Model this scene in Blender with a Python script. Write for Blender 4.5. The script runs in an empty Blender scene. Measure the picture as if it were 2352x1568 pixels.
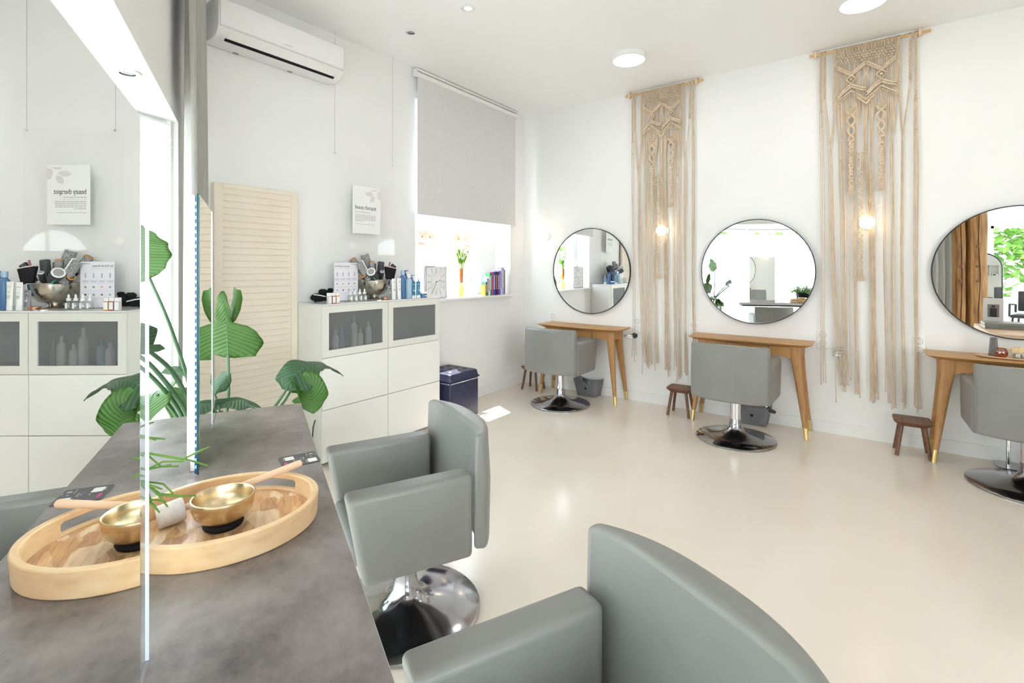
# Hair salon interior
YAW1, YAW2, YAW3 = 0.0, -0.040, 0.010
SKY, SUN, EXPO = 8.0, 12.0, 1.02
import bpy, bmesh, math, random
from mathutils import Vector, Matrix
rnd = random.Random(7)
C = bpy.context.scene.collection
PI = math.pi
# ---------------------------------------------------------------- room frame
# world: +X runs along the cabinet wall towards the mirror wall, +Y towards the cabinet wall
A = 4.975          # mirror wall
B = 3.468          # cabinet wall
HC = 3.265         # ceiling
AU = math.radians(63.8)
U = Vector((math.cos(AU), math.sin(AU), 0))      # along the desk / bay
N = Vector((math.sin(AU), -math.cos(AU), 0))     # from bay into the room
RZ_D = AU - PI / 2                               # local x = N, local y = U
def D(n, u, z=0.0):
    v = N * n + U * u
    return Vector((v.x, v.y, z))

# ---------------------------------------------------------------- mesh builder
class MB:
    def __init__(s): s.v = []; s.f = []
    def add(s, vs, fs):
        o = len(s.v); s.v += [tuple(p) for p in vs]; s.f += [tuple(i + o for i in f) for f in fs]; return s
    def box(s, x0, x1, y0, y1, z0, z1, M=None):
        vs = [Vector((x, y, z)) for z in (z0, z1) for (x, y) in ((x0, y0), (x1, y0), (x1, y1), (x0, y1))]
        if M: vs = [M @ p for p in vs]
        return s.add(vs, [(3, 2, 1, 0), (4, 5, 6, 7), (0, 1, 5, 4), (1, 2, 6, 5), (2, 3, 7, 6), (3, 0, 4, 7)])
    def rings(s, rings, close=True, cap0=True, cap1=True):
        n = len(rings[0]); vs = [p for r in rings for p in r]; fs = []
        for i in range(len(rings) - 1):
            for j in range(n if close else n - 1):
                k = (j + 1) % n
                fs.append((i * n + j, i * n + k, (i + 1) * n + k, (i + 1) * n + j))
        if cap0: fs.append(tuple(range(n - 1, -1, -1)))
        if cap1: fs.append(tuple((len(rings) - 1) * n + j for j in range(n)))
        return s.add(vs, fs)
    def lathe(s, prof, seg=24, M=None, cap0=True, cap1=True):
        rings = []
        for r, z in prof:
            ring = [Vector((r * math.cos(2 * PI * j / seg), r * math.sin(2 * PI * j / seg), z)) for j in range(seg)]
            rings.append([M @ p for p in ring] if M else ring)
        return s.rings(rings, True, cap0, cap1)
    def tube(s, pts, r, seg=6, caps=True):
        pts = [Vector(p) for p in pts]; n = len(pts)
        rs = r if isinstance(r, (list, tuple)) else [r] * n
        rings = []; ref = None
        for i, p in enumerate(pts):
            t = (pts[min(i + 1, n - 1)] - pts[max(i - 1, 0)])
            if t.length < 1e-9: t = Vector((0, 0, 1))
            t.normalize()
            if ref is None:
                ref = Vector((0, 0, 1)) if abs(t.z) < .9 else Vector((1, 0, 0))
            a = ref - t * ref.dot(t)
            if a.length < 1e-6: a = Vector((1, 0, 0)).cross(t)
            a.normalize(); b = t.cross(a); ref = a
            rings.append([p + (a * math.cos(2 * PI * j / seg) + b * math.sin(2 * PI * j / seg)) * rs[i] for j in range(seg)])
        return s.rings(rings, True, caps, caps)
    def prism(s, poly, z0, z1, poly2=None, M=None):
        p2 = poly2 or poly
        r0 = [Vector((x, y, z0)) for x, y in poly]; r1 = [Vector((x, y, z1)) for x, y in p2]
        if M: r0 = [M @ p for p in r0]; r1 = [M @ p for p in r1]
        return s.rings([r0, r1])
    def ball(s, c, r, seg=10, sc=(1, 1, 1)):
        c = Vector(c); rg = []
        m = max(4, seg // 2)
        for i in range(1, m):
            a = PI * i / m
            rg.append([c + Vector((r * sc[0] * math.sin(a) * math.cos(2 * PI * j / seg), r * sc[1] * math.sin(a) * math.sin(2 * PI * j / seg), -r * sc[2] * math.cos(a))) for j in range(seg)])
        return s.rings(rg)
    def build(s, name, mat, parent=None, smooth=True, bevel=0, seg=2, loc=None, rot=None, sub=0, solid=0):
        me = bpy.data.meshes.new(name)
        me.from_pydata(s.v, [], s.f); me.update()
        bm = bmesh.new(); bm.from_mesh(me); bmesh.ops.recalc_face_normals(bm, faces=bm.faces); bm.to_mesh(me); bm.free()
        if smooth:
            for p in me.polygons: p.use_smooth = True
            try: me.set_sharp_from_angle(angle=math.radians(38))
            except Exception: pass
        if isinstance(mat, (list, tuple)):
            for m in mat: me.materials.append(m)
        else: me.materials.append(mat)
        o = bpy.data.objects.new(name, me); C.objects.link(o)
        if parent: o.parent = parent
        if loc: o.location = loc
        if rot: o.rotation_euler = rot
        if solid:
            m = o.modifiers.new('solid', 'SOLIDIFY'); m.thickness = solid; m.offset = 0
        if bevel:
            m = o.modifiers.new('edge', 'BEVEL'); m.width = bevel; m.segments = seg; m.limit_method = 'ANGLE'; m.angle_limit = math.radians(35)
        if sub:
            m = o.modifiers.new('sub', 'SUBSURF'); m.levels = sub; m.render_levels = sub
        return o

def tag(o, label, cat, group=None, kind=None):
    o['label'] = label; o['category'] = cat
    if group: o['group'] = group
    if kind: o['kind'] = kind
    return o
def thing(name, label, cat, loc=(0, 0, 0), rz=0, group=None):
    o = bpy.data.objects.new(name, None); C.objects.link(o)
    o.empty_display_size = .05
    o.location = loc; o.rotation_euler = (0, 0, rz)
    return tag(o, label, cat, group)
def struct(o, label=None, cat=None):
    o['kind'] = 'structure'
    if label: o['label'] = label
    if cat: o['category'] = cat
    return o
def dup(root, loc, rz, label, group=None):
    r = root.copy(); C.objects.link(r); r.location = loc; r.rotation_euler = (0, 0, rz); r['label'] = label
    if group: r['group'] = group
    for ch in list(root.children):
        c = ch.copy(); C.objects.link(c); c.parent = r
        for g in list(ch.children):
            d = g.copy(); C.objects.link(d); d.parent = c
    return r
def rotto(d):
    return Vector(d).normalized().to_track_quat('Z', 'Y').to_matrix().to_4x4()
def rrect(w, h, r, n=4, cx=0, cy=0):
    pts = []
    for (sx, sy, a0) in ((1, 1, 0), (-1, 1, PI / 2), (-1, -1, PI), (1, -1, 1.5 * PI)):
        for i in range(n + 1):
            a = a0 + PI / 2 * i / n
            pts.append((cx + sx * (w / 2 - r) + r * math.cos(a), cy + sy * (h / 2 - r) + r * math.sin(a)))
    return pts

# ---------------------------------------------------------------- materials
def mat(name, col, rough=.5, metal=0, spec=.5, **k):
    m = bpy.data.materials.new(name); m.use_nodes = True
    b = m.node_tree.nodes['Principled BSDF']
    b.inputs['Base Color'].default_value = (*col, 1); b.inputs['Roughness'].default_value = rough
    b.inputs['Metallic'].default_value = metal; b.inputs['Specular IOR Level'].default_value = spec
    for kk, v in k.items():
        b.inputs[kk.replace('_', ' ')].default_value = v
    return m
def nd(m, t, **k):
    n = m.node_tree.nodes.new(t)
    for a, v in k.items():
        if hasattr(n, a): setattr(n, a, v)
        else: n.inputs[a.replace('_', ' ')].default_value = v
    return n
def ln(m, a, ao, b, bi): m.node_tree.links.new(a.outputs[ao], b.inputs[bi])
def bsdf(m): return m.node_tree.nodes['Principled BSDF']
def ramp(m, stops):
    r = m.node_tree.nodes.new('ShaderNodeValToRGB'); e = r.color_ramp.elements
    while len(e) < len(stops): e.new(.5)
    for i, (p, c) in enumerate(stops): e[i].position = p; e[i].color = (*c, 1)
    return r
def coords(m, scale=(1, 1, 1), rot=(0, 0, 0), out='Object'):
    tc = nd(m, 'ShaderNodeTexCoord'); mp = nd(m, 'ShaderNodeMapping')
    mp.inputs['Scale'].default_value = scale; mp.inputs['Rotation'].default_value = rot
    ln(m, tc, out, mp, 'Vector'); return mp
def noisy(name, stops, scale=(1, 1, 1), nscale=5, detail=6, rough=.5, bump=0, bscale=None, **k):
    m = mat(name, stops[0][1], rough, **k); mp = coords(m, scale)
    t = nd(m, 'ShaderNodeTexNoise'); t.inputs['Scale'].default_value = nscale; t.inputs['Detail'].default_value = detail
    ln(m, mp, 'Vector', t, 'Vector'); r = ramp(m, stops); ln(m, t, 'Fac', r, 'Fac'); ln(m, r, 'Color', bsdf(m), 'Base Color')
    if bump:
        bp = nd(m, 'ShaderNodeBump'); bp.inputs['Strength'].default_value = bump; bp.inputs['Distance'].default_value = .002
        if bscale:
            t2 = nd(m, 'ShaderNodeTexNoise'); t2.inputs['Scale'].default_value = bscale; ln(m, mp, 'Vector', t2, 'Vector'); ln(m, t2, 'Fac', bp, 'Height')
        else: ln(m, t, 'Fac', bp, 'Height')
        ln(m, bp, 'Normal', bsdf(m), 'Normal')
    return m
def emit(name, col, s):
    m = mat(name, col, .5); b = bsdf(m)
    b.inputs['Emission Color'].default_value = (*col, 1); b.inputs['Emission Strength'].default_value = s
    return m
M = {}
M['wall'] = noisy('wall_paint', [(0, (.83, .83, .825)), (1, (.86, .86, .855))], nscale=3, rough=.75, spec=.3)
M['ceil'] = noisy('ceiling_paint', [(0, (.90, .90, .90)), (1, (.925, .925, .925))], nscale=2, rough=.55, spec=.4)
M['trim'] = noisy('white_trim', [(0, (.82, .82, .81)), (1, (.85, .85, .84))], nscale=4, rough=.4)
M['floor'] = noisy('poured_floor', [(.3, (.80, .715, .615)), (.7, (.83, .745, .65))], nscale=1.2, detail=3, rough=.17, spec=.6)
M['vinyl'] = noisy('grey_vinyl', [(.3, (.225, .224, .214)), (.7, (.246, .244, .233))], nscale=6, rough=.42, bump=.12, bscale=420, spec=.45)
M['chrome'] = mat('chrome', (.78, .79, .82), .08, 1)
M['steel'] = noisy('dark_steel', [(.3, (.40, .40, .43)), (.7, (.46, .46, .49))], nscale=5, rough=.12, metal=1)
M['black'] = mat('black_plastic', (.02, .02, .022), .4)
M['blackmat'] = mat('black_matte', (.015, .015, .018), .8, spec=.2)
M['blackmetal'] = mat('black_metal', (.03, .03, .035), .3, .6)
M['mirror'] = mat('mirror_silver', (.93, .945, .94), .0, 1)
M['brass'] = noisy('brushed_brass', [(.3, (.72, .52, .19)), (.7, (.82, .62, .27))], scale=(30, 30, 2), nscale=4, rough=.28, metal=1)
M['bowlbrass'] = noisy('singing_bowl_bronze', [(.3, (.62, .49, .31)), (.7, (.72, .59, .40))], scale=(1, 1, 30), nscale=8, rough=.27, metal=1)
M['silver'] = noisy('aged_silver', [(.3, (.50, .46, .39)), (.7, (.66, .62, .55))], nscale=14, rough=.22, metal=1)
def wood(name, a, b, c, scale=(9, 1, 9), nscale=5, rough=.42):
    return noisy(name, [(.25, a), (.5, b), (.75, c)], scale=scale, nscale=nscale, detail=8, rough=rough, bump=.15)
M['oak'] = wood('oak', (.40, .20, .065), (.50, .265, .095), (.57, .32, .125))
M['oakleg'] = wood('oak_leg', (.33, .165, .055), (.44, .225, .08), (.52, .28, .11), scale=(22, 22, 1.5))
M['oakdark'] = wood('oak_apron', (.38, .19, .06), (.46, .24, .08), (.53, .29, .11), scale=(9, 1.2, 25))
M['walnut'] = wood('walnut', (.085, .034, .02), (.15, .062, .033), (.24, .11, .055), scale=(1.5, 12, 12))
M['walnutleg'] = wood('walnut_leg', (.11, .05, .025), (.17, .075, .04), (.24, .11, .06), scale=(25, 25, 2))
M['bamboo'] = wood('bamboo_rod', (.62, .38, .15), (.70, .45, .20), (.76, .52, .26), scale=(14, 1.5, 14))
M['trayrim'] = wood('tray_rim_wood', (.58, .36, .18), (.72, .49, .27), (.80, .59, .36), scale=(5, 5, 12), nscale=3)
M['beech'] = wood('beech', (.70, .47, .30), (.76, .54, .37), (.81, .60, .44), scale=(3, 3, 14), nscale=3)
M['timber'] = wood('old_timber', (.16, .07, .02), (.34, .17, .055), (.47, .26, .09), scale=(7, 7, .9), nscale=3, rough=.7)
M['felt'] = noisy('felt_head', [(.3, (.62, .56, .52)), (.7, (.72, .66, .61))], nscale=80, rough=.9, bump=.4)
M['cord'] = noisy('cotton_cord', [(.3, (.56, .44, .32)), (.7, (.70, .57, .43))], scale=(1, 1, .4), nscale=40, rough=.9, bump=.5, bscale=300, spec=.1)
M['white'] = mat('white_plastic', (.85, .85, .85), .35)
M['whitelac'] = mat('white_lacquer', (.83, .83, .80), .22)
M['whiteframe'] = mat('warm_white_frame', (.74, .74, .69), .3)
M['grey'] = mat('grey_plastic', (.35, .35, .36), .5)
M['screen'] = noisy('cream_panel', [(.3, (.80, .72, .60)), (.7, (.84, .765, .645))], nscale=4, rough=.6)
M['blind'] = noisy('blind_cloth', [(.3, (.66, .66, .66)), (.7, (.70, .70, .70))], nscale=30, rough=.85, spec=.2)
M['curtain'] = noisy('grey_drape', [(.3, (.40, .395, .37)), (.7, (.46, .455, .43))], scale=(4, 4, .3), nscale=30, rough=.85, spec=.2)
M['paper'] = mat('white_paper', (.86, .86, .87), .7)
M['ink'] = mat('dark_ink', (.05, .05, .05), .8)
M['greyink'] = mat('grey_ink', (.42, .41, .42), .8)
M['leafprint'] = mat('pale_print', (.70, .685, .69), .8)
M['concrete'] = noisy('cast_concrete', [(.3, (.15, .15, .165)), (.7, (.225, .225, .245))], nscale=14, rough=.75, bump=.3)
M['navy'] = noisy('navy_leatherette', [(.3, (.018, .02, .05)), (.7, (.03, .035, .085))], nscale=20, rough=.4, bump=.2)
M['led'] = emit('led_diffuser', (.93, .93, 1.0), 5.0)
M['leddot'] = emit('led_dots', (.30, .55, 1.0), .9)
M['lampglow'] = emit('ceiling_lamp_glow', (1.0, .985, .965), 12.0)
M['bulb'] = emit('warm_bulb', (1.0, .82, .56), 3.2)
M['spotglow'] = emit('spot_glow', (1.0, .97, .92), 6.0)
# desk top: stone look laminate
m = noisy('stone_laminate', [(.30, (.085, .071, .069)), (.42, (.165, .141, .134)), (.55, (.235, .204, .193)), (.72, (.315, .278, .262))], scale=(1.25, 1, 1), nscale=6, detail=15, rough=.34, spec=.5)
m.node_tree.nodes['Noise Texture'].inputs['Roughness'].default_value = .70
M['stone'] = m
# clear things
def glassy(name, col, tr=.8, rough=0.02):
    m = bpy.data.materials.new(name); m.use_nodes = True; nt = m.node_tree; nt.nodes.clear()
    o = nt.nodes.new('ShaderNodeOutputMaterial'); mx = nt.nodes.new('ShaderNodeMixShader')
    t = nt.nodes.new('ShaderNodeBsdfTransparent'); t.inputs['Color'].default_value = (*col, 1)
    g = nt.nodes.new('ShaderNodeBsdfGlossy'); g.inputs['Roughness'].default_value = rough
    mx.inputs[0].default_value = 1 - tr
    nt.links.new(t.outputs[0], mx.inputs[1]); nt.links.new(g.outputs[0], mx.inputs[2]); nt.links.new(mx.outputs[0], o.inputs[0])
    return m
M['clear'] = glassy('clear_acrylic', (1, 1, 1), .988)
M['pane'] = glassy('window_glass', (.98, .99, .985), .95)
M['edgeglass'] = glassy('edge_glass', (.97, .985, .99), .84, .08)
M['greenedge'] = mat('glass_green_edge', (.0, .09, .085), .1)
M['edgeglow'] = emit('lit_glass_edge', (.80, .87, 1.0), .10)
M['smoked'] = glassy('smoked_glass', (.45, .36, .38), .75)
M['amber'] = glassy('amber_glass', (.80, .45, .08), .80)
M['bottleglass'] = glassy('bottle_glass', (.88, .90, .88), .86)
m = bpy.data.materials.new('frosted_pane'); m.use_nodes = True; nt = m.node_tree; b = bsdf(m)
b.inputs['Base Color'].default_value = (.19, .20, .215, 1); b.inputs['Roughness'].default_value = .35
mx = nt.nodes.new('ShaderNodeMixShader'); mx.inputs[0].default_value = .40; tp = nt.nodes.new('ShaderNodeBsdfTransparent')
nt.links.new(tp.outputs[0], mx.inputs[1]); nt.links.new(b.outputs[0], mx.inputs[2]); nt.links.new(mx.outputs[0], nt.nodes['Material Output'].inputs[0])
M['frost'] = m
# sheer cloth: lets most light through
m = bpy.data.materials.new('sheer_voile'); m.use_nodes = True; nt = m.node_tree; nt.nodes.clear()
o = nt.nodes.new('ShaderNodeOutputMaterial'); m1 = nt.nodes.new('ShaderNodeMixShader'); m2 = nt.nodes.new('ShaderNodeMixShader')
tl = nt.nodes.new('ShaderNodeBsdfTranslucent'); tl.inputs[0].default_value = (.93, .93, .95, 1)
df = nt.nodes.new('ShaderNodeBsdfDiffuse'); df.inputs[0].default_value = (.9, .9, .92, 1)
tp = nt.nodes.new('ShaderNodeBsdfTransparent')
m1.inputs[0].default_value = .28; m2.inputs[0].default_value = .22
nt.links.new(tl.outputs[0], m1.inputs[1]); nt.links.new(df.outputs[0], m1.inputs[2])
nt.links.new(m1.outputs[0], m2.inputs[1]); nt.links.new(tp.outputs[0], m2.inputs[2]); nt.links.new(m2.outputs[0], o.inputs[0])
M['sheer'] = m
def leafmat(name, a, b, tr=.25):
    m = mat(name, a, .38, spec=.5); bs = bsdf(m)
    mp = coords(m, out='UV'); w = nd(m, 'ShaderNodeTexWave'); w.bands_direction = 'X'
    w.inputs['Scale'].default_value = 1.7; w.inputs['Distortion'].default_value = .8; w.inputs['Detail'].default_value = 2
    ln(m, mp, 'Vector', w, 'Vector'); r = ramp(m, [(.2, a), (.9, b)]); ln(m, w, 'Fac', r, 'Fac'); ln(m, r, 'Color', bs, 'Base Color')
    bp = nd(m, 'ShaderNodeBump'); bp.inputs['Strength'].default_value = .35; bp.inputs['Distance'].default_value = .006
    ln(m, w, 'Fac', bp, 'Height'); ln(m, bp, 'Normal', bs, 'Normal')
    nt = m.node_tree; mx = nt.nodes.new('ShaderNodeMixShader'); mx.inputs[0].default_value = tr
    t = nt.nodes.new('ShaderNodeBsdfTranslucent'); t.inputs[0].default_value = (b[0] * 2.2, b[1] * 2.0, b[2] * .8, 1)
    out = nt.nodes['Material Output']; nt.links.new(bs.outputs[0], mx.inputs[1]); nt.links.new(t.outputs[0], mx.inputs[2]); nt.links.new(mx.outputs[0], out.inputs[0])
    return m
M['leaf'] = leafmat('strelitzia_leaf', (.034, .105, .012), (.080, .205, .022))
M['leafdark'] = leafmat('strelitzia_leaf_back', (.03, .085, .035), (.065, .15, .065), .12)
M['stem'] = noisy('leaf_stem', [(.3, (.05, .13, .06)), (.7, (.09, .19, .09))], scale=(1, 1, .2), nscale=12, rough=.45)
M['frond'] = noisy('rhipsalis_stem', [(.3, (.06, .16, .02)), (.7, (.14, .28, .04))], nscale=9, rough=.5)
M['tree'] = noisy('tree_leaf', [(.3, (.07, .20, .02)), (.7, (.20, .40, .05))], nscale=3, rough=.6)
M['bark'] = mat('bark', (.10, .07, .05), .9)
def colour(name, c, r=.5, **k): return mat(name, c, r, **k)

def text_mesh(s, size, name, matl, parent, mtx, align='LEFT', ext=.0004):
    cu = bpy.data.curves.new(name, 'FONT'); cu.body = s; cu.size = size; cu.align_x = align; cu.extrude = ext; cu.resolution_u = 2
    ob = bpy.data.objects.new(name, cu); C.objects.link(ob)
    dg = bpy.context.evaluated_depsgraph_get(); dg.update()
    me = bpy.data.meshes.new_from_object(ob.evaluated_get(dg)); bpy.data.objects.remove(ob); bpy.data.curves.remove(cu)
    me.transform(mtx); me.materials.clear(); me.materials.append(matl)
    o = bpy.data.objects.new(name, me); C.objects.link(o)
    if parent: o.parent = parent
    return o
# ================================================================ SHELL
def arc(R0, k=14, a=52.2):
    out = []
    for i in range(k + 1):
        t = math.radians(a) * (1 - 2 * i / k)
        out.append((1.376 - R0 * math.cos(t), 1.1 + R0 * math.sin(t)))      # (n, u), from far end to near end
    return out
Pc = D(-.4, 3.667); Pe = D(-.4, -1.9)
arcw = [D(n, u) for n, u in arc(2.976)]
poly = [(-4.2, -5), (A, -5), (A, B), (Pc.x, B)] + [(p.x, p.y) for p in arcw] + [(Pe.x, Pe.y), (-4.2, Pe.y)]
struct(MB().prism(poly, -.08, 0).build('floor', M['floor'], smooth=False), 'glossy cream poured resin floor of the salon', 'floor')
polyc = [(-4.2, -5), (A, -5), (A, B), (Pc.x, B), (Pe.x, Pe.y), (-4.2, Pe.y)]
struct(MB().prism(polyc, HC, HC + .1).build('ceiling', M['ceil'], smooth=False), 'white plaster ceiling', 'ceiling')
# cabinet wall with the window opening
WX0, WX1, WZ0, WZ1, WY = 3.19, 4.70, 1.085, 3.0, 3.80
b = MB()
b.box(1.0, WX0, B, WY, 0, HC); b.box(WX1, A + .2, B, WY, 0, HC); b.box(WX0, WX1, B, WY, 0, WZ0); b.box(WX0, WX1, B, WY, WZ1, HC)
struct(b.build('wall_back', M['wall'], smooth=False), 'white plaster wall behind the cabinet, with a window opening', 'wall')
struct(MB().box(A, A + .2, -5, B, 0, HC).build('wall_right', M['wall'], smooth=False), 'white wall carrying the round mirrors and macrame hangings', 'wall')
b = MB(); T = Matrix.Rotation(RZ_D, 4, 'Z')
b.box(-.55, -.4, -1.9, 3.95, 2.25, HC, T); b.box(-.55, -.4, 3.45, 3.95, 0, 2.25, T); b.box(-.55, -.4, -1.9, -1.25, 0, 2.25, T)
struct(b.build('wall_left', M['wall'], smooth=False), 'white header wall over the bay window', 'wall')
struct(MB().box(-4.4, Pe.x, Pe.y, Pe.y + .15, 0, HC).build('wall_side', M['wall'], smooth=False), 'white side wall reflected in the mirror cut by the frame', 'wall')
b = MB()
b.box(-4.4, -4.2, -5, -3.5, 0, HC); b.box(-4.4, -4.2, -2.1, Pe.y, 0, HC); b.box(-4.4, -4.2, -3.5, -2.1, 0, .68); b.box(-4.4, -4.2, -3.5, -2.1, 2.42, HC)
struct(b.build('wall_front', M['wall'], smooth=False), 'white wall with a garden window, seen only reflected', 'wall')
b = MB()  # near wall, opened for the added fill-light window
b.box(-4.4, -3.2, -5.2, -5, 0, HC); b.box(-.2, A + .2, -5.2, -5, 0, HC); b.box(-3.2, -.2, -5.2, -5, 0, .5); b.box(-3.2, -.2, -5.2, -5, 2.7, HC)
struct(b.build('wall_near', M['wall'], smooth=False), 'white wall with an added window opening behind the camera', 'wall')
# skirting boards
struct(MB().box(A - .015, A, -4.99, B, 0, .10).build('baseboard_right', M['trim'], bevel=.003), 'white skirting board under the round mirrors', 'baseboard')
struct(MB().box(1.3, A - .015, B - .015, B, 0, .10).build('baseboard_back', M['trim'], bevel=.003), 'white skirting board behind the cabinet', 'baseboard')
# bay soffit, window frame and glass
sof = [(p.x, p.y) for p in arcw]
struct(MB().prism(sof, 2.252, 2.33).build('trim_1', M['ceil'], smooth=False), 'white soffit of the bay window', 'soffit')
w = bpy.data.objects.new('window_2', None); C.objects.link(w); struct(w, 'curved bay window behind the sheer curtain', 'window')
a0 = [D(n, u) for n, u in arc(2.976, 6)]
fr = MB()
for i, p in enumerate(a0): fr.tube([p + Vector((0, 0, 0)), p + Vector((0, 0, 2.25))], .035, 4)
for zz in (.04, 2.10, 2.22): fr.tube([p + Vector((0, 0, zz)) for p in a0], .035, 4)
fr.build('window_frame', M['trim'], w, smooth=False)
for i in range(6):
    p, q = a0[i], a0[i + 1]; pn = MB(); pn.add([p, q, q + Vector((0, 0, 2.25)), p + Vector((0, 0, 2.25))], [(0, 1, 2, 3)])
    pn.build('pane', M['pane'], w, smooth=False)
# window in the cabinet wall
w = bpy.data.objects.new('window_1', None); C.objects.link(w); struct(w, 'white window behind the clock and books', 'window')
y0, y1 = 3.70, 3.77
b = MB()
b.box(WX0, 3.45, y0, y1, WZ0, WZ1); b.box(3.75, 3.96, y0, y1, WZ0, WZ1); b.box(4.33, WX1, y0, y1, WZ0, WZ1)
b.box(3.45, 3.75, y0, y1, WZ0, WZ0 + .10); b.box(3.96, 4.33, y0, y1, WZ0, WZ0 + .10); b.box(3.45, 3.75, y0, y1, 1.86, 1.98); b.box(3.96, 4.33, y0, y1, 1.86, 1.98)
b.box(3.45, 3.75, y0, y1, 2.9, WZ1); b.box(3.96, 4.33, y0, y1, 2.9, WZ1)
b.build('window_frame', M['trim'], w, bevel=.004)
for x0, x1 in ((3.45, 3.75), (3.96, 4.33)):
    for z0, z1 in ((WZ0 + .1, 1.86), (1.98, 2.9)):
        MB().add([(x0, 3.735, z0), (x1, 3.735, z0), (x1, 3.735, z1), (x0, 3.735, z1)], [(0, 1, 2, 3)]).build('pane', M['pane'], w, smooth=False)
struct(MB().box(WX0 + .002, WX1 - .002, 3.425, y0, WZ0 - .012, WZ0 + .012).build('trim_2', M['trim'], bevel=.004), 'white window sill carrying the clock and books', 'window sill')
# windows behind the camera: one seen in reflection, one added for fill light
for nm, lb, bx, pn in (('window_3', 'garden window reflected in the mirror cut by the frame', (-4.34, -4.26, -3.5, -2.1, .68, 2.42), 'x'), ('window_fill', 'wide unseen window added behind the camera for fill light', (-3.2, -.2, -5.14, -5.06, .5, 2.7), 'y')):
    w = bpy.data.objects.new(nm, None); C.objects.link(w); struct(w, lb, 'window')
    x0, x1, yy0, yy1, z0, z1 = bx; b = MB()
    if pn == 'x':
        for s0, s1 in ((yy0, yy0 + .06), (yy1 - .06, yy1)): b.box(x0, x1, s0, s1, z0, z1)
        for s0, s1 in ((z0, z0 + .06), (z1 - .06, z1)): b.box(x0, x1, yy0, yy1, s0, s1)
        MB().add([(-4.3, yy0, z0), (-4.3, yy1, z0), (-4.3, yy1, z1), (-4.3, yy0, z1)], [(0, 1, 2, 3)]).build('pane', M['pane'], w, smooth=False)
    else:
        for s0 in (x0, -1.73, x1 - .06): b.box(s0, s0 + .06, yy0, yy1, z0, z1)
        for s0, s1 in ((z0, z0 + .06), (z1 - .06, z1)): b.box(x0, x1, yy0, yy1, s0, s1)
        MB().add([(x0, -5.1, z0), (x1, -5.1, z0), (x1, -5.1, z1), (x0, -5.1, z1)], [(0, 1, 2, 3)]).build('pane', M['pane'], w, smooth=False)
    b.build('window_frame', M['trim'], w, smooth=False)

# ================================================================ CURTAINS AND BLIND
# sheer on a curved rail
t = thing('sheer_curtain', 'white sheer curtain drawn across the bright bay window behind the desk', 'curtain', (0, 0, 0))
b = MB(); rows = []
ar = arc(2.86, 260, 50)
for zz in (.03, .7, 1.4, 2.10):
    r = []
    for i, (n, u) in enumerate(ar):
        th = math.radians(50) * (1 - 2 * i / 260); off = .022 * math.sin(i * .95) + .012 * math.sin(i * .37 + zz)
        r.append(D(n - off * math.cos(th), u + off * math.sin(th), zz))
    rows.append(r)
b.rings(rows, close=False, cap0=False, cap1=False)
b.build('voile', M['sheer'], t)
MB().tube([D(n, u, 2.12) for n, u in arc(2.86, 30, 51)], .013, 8).build('curtain_rail', M['trim'], t)
# heavy drapes
def drape(label, loc, rz, w, folds, z1, z0=.02, amp=.045, flare=0):
    t = thing('grey_curtain', label, 'curtain', loc, rz)
    b = MB(); rows = []; k = folds * 12
    for zz in (z1, z1 - .1, 2.3, 1.4, .7, z0):
        q = (z1 - zz) / (z1 - z0); r = []
        for i in range(k + 1):
            s = i / k
            am = amp * (.55 + .45 * q + .25 * math.sin(s * 9 + 2))
            r.append(Vector((am * math.sin(s * folds * 2 * PI + .5 * math.sin(3 * q + s * 5)), s * w * (1 - flare * (1 - q)) - w / 2 + .01 * math.sin(7 * s + 3 * q), zz)))
        rows.append(r)
    b.rings(rows, close=False, cap0=False, cap1=False)
    b.build('drape', M['curtain'], t, solid=.004)
    MB().box(-.05, .05, -w / 2 - .02, w * (.5 - flare) + .02, z1, HC - .002).build('heading_rail', M['trim'], t, smooth=False)
    return t
drape('tall grey floor-length curtain bunched in the corner beside the louvered panel', (1.222, 3.165, 0), math.radians(-32.7), .462, 4, 3.24, flare=.16)
drape('grey curtain reflected beside the wooden posts in the mirror cut by the frame', D(-.30, -.94), RZ_D, .78, 7, 3.24)
# roller blind
t = thing('roller_blind', 'light grey roller blind pulled halfway down over the window', 'blind', (3.945, 3.415, 0))
MB().box(-.775, .775, -.0015, .0015, 1.918, 3.20).build('blind_cloth', M['blind'], t, smooth=False)
MB().tube([(-.79, 0, 3.205), (.79, 0, 3.205)], .024, 12).build('roller_tube', M['trim'], t)
for s in (-1, 1):
    MB().lathe([(.0, -.008), (.03, -.008), (.03, .008), (0, .008)], 16, Matrix.Translation((s * .80, 0, 3.205)) @ Matrix.Rotation(PI / 2, 4, 'Y')).build('end_bracket', M['white'], t)
MB().box(-.775, .775, -.006, .006, 1.905, 1.920).build('hem_bar', M['blind'], t, bevel=.002)
MB().box(-.79, .79, -.012, .05, 3.236, 3.258).build('fixing_rail', M['trim'], t, bevel=.003)

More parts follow.
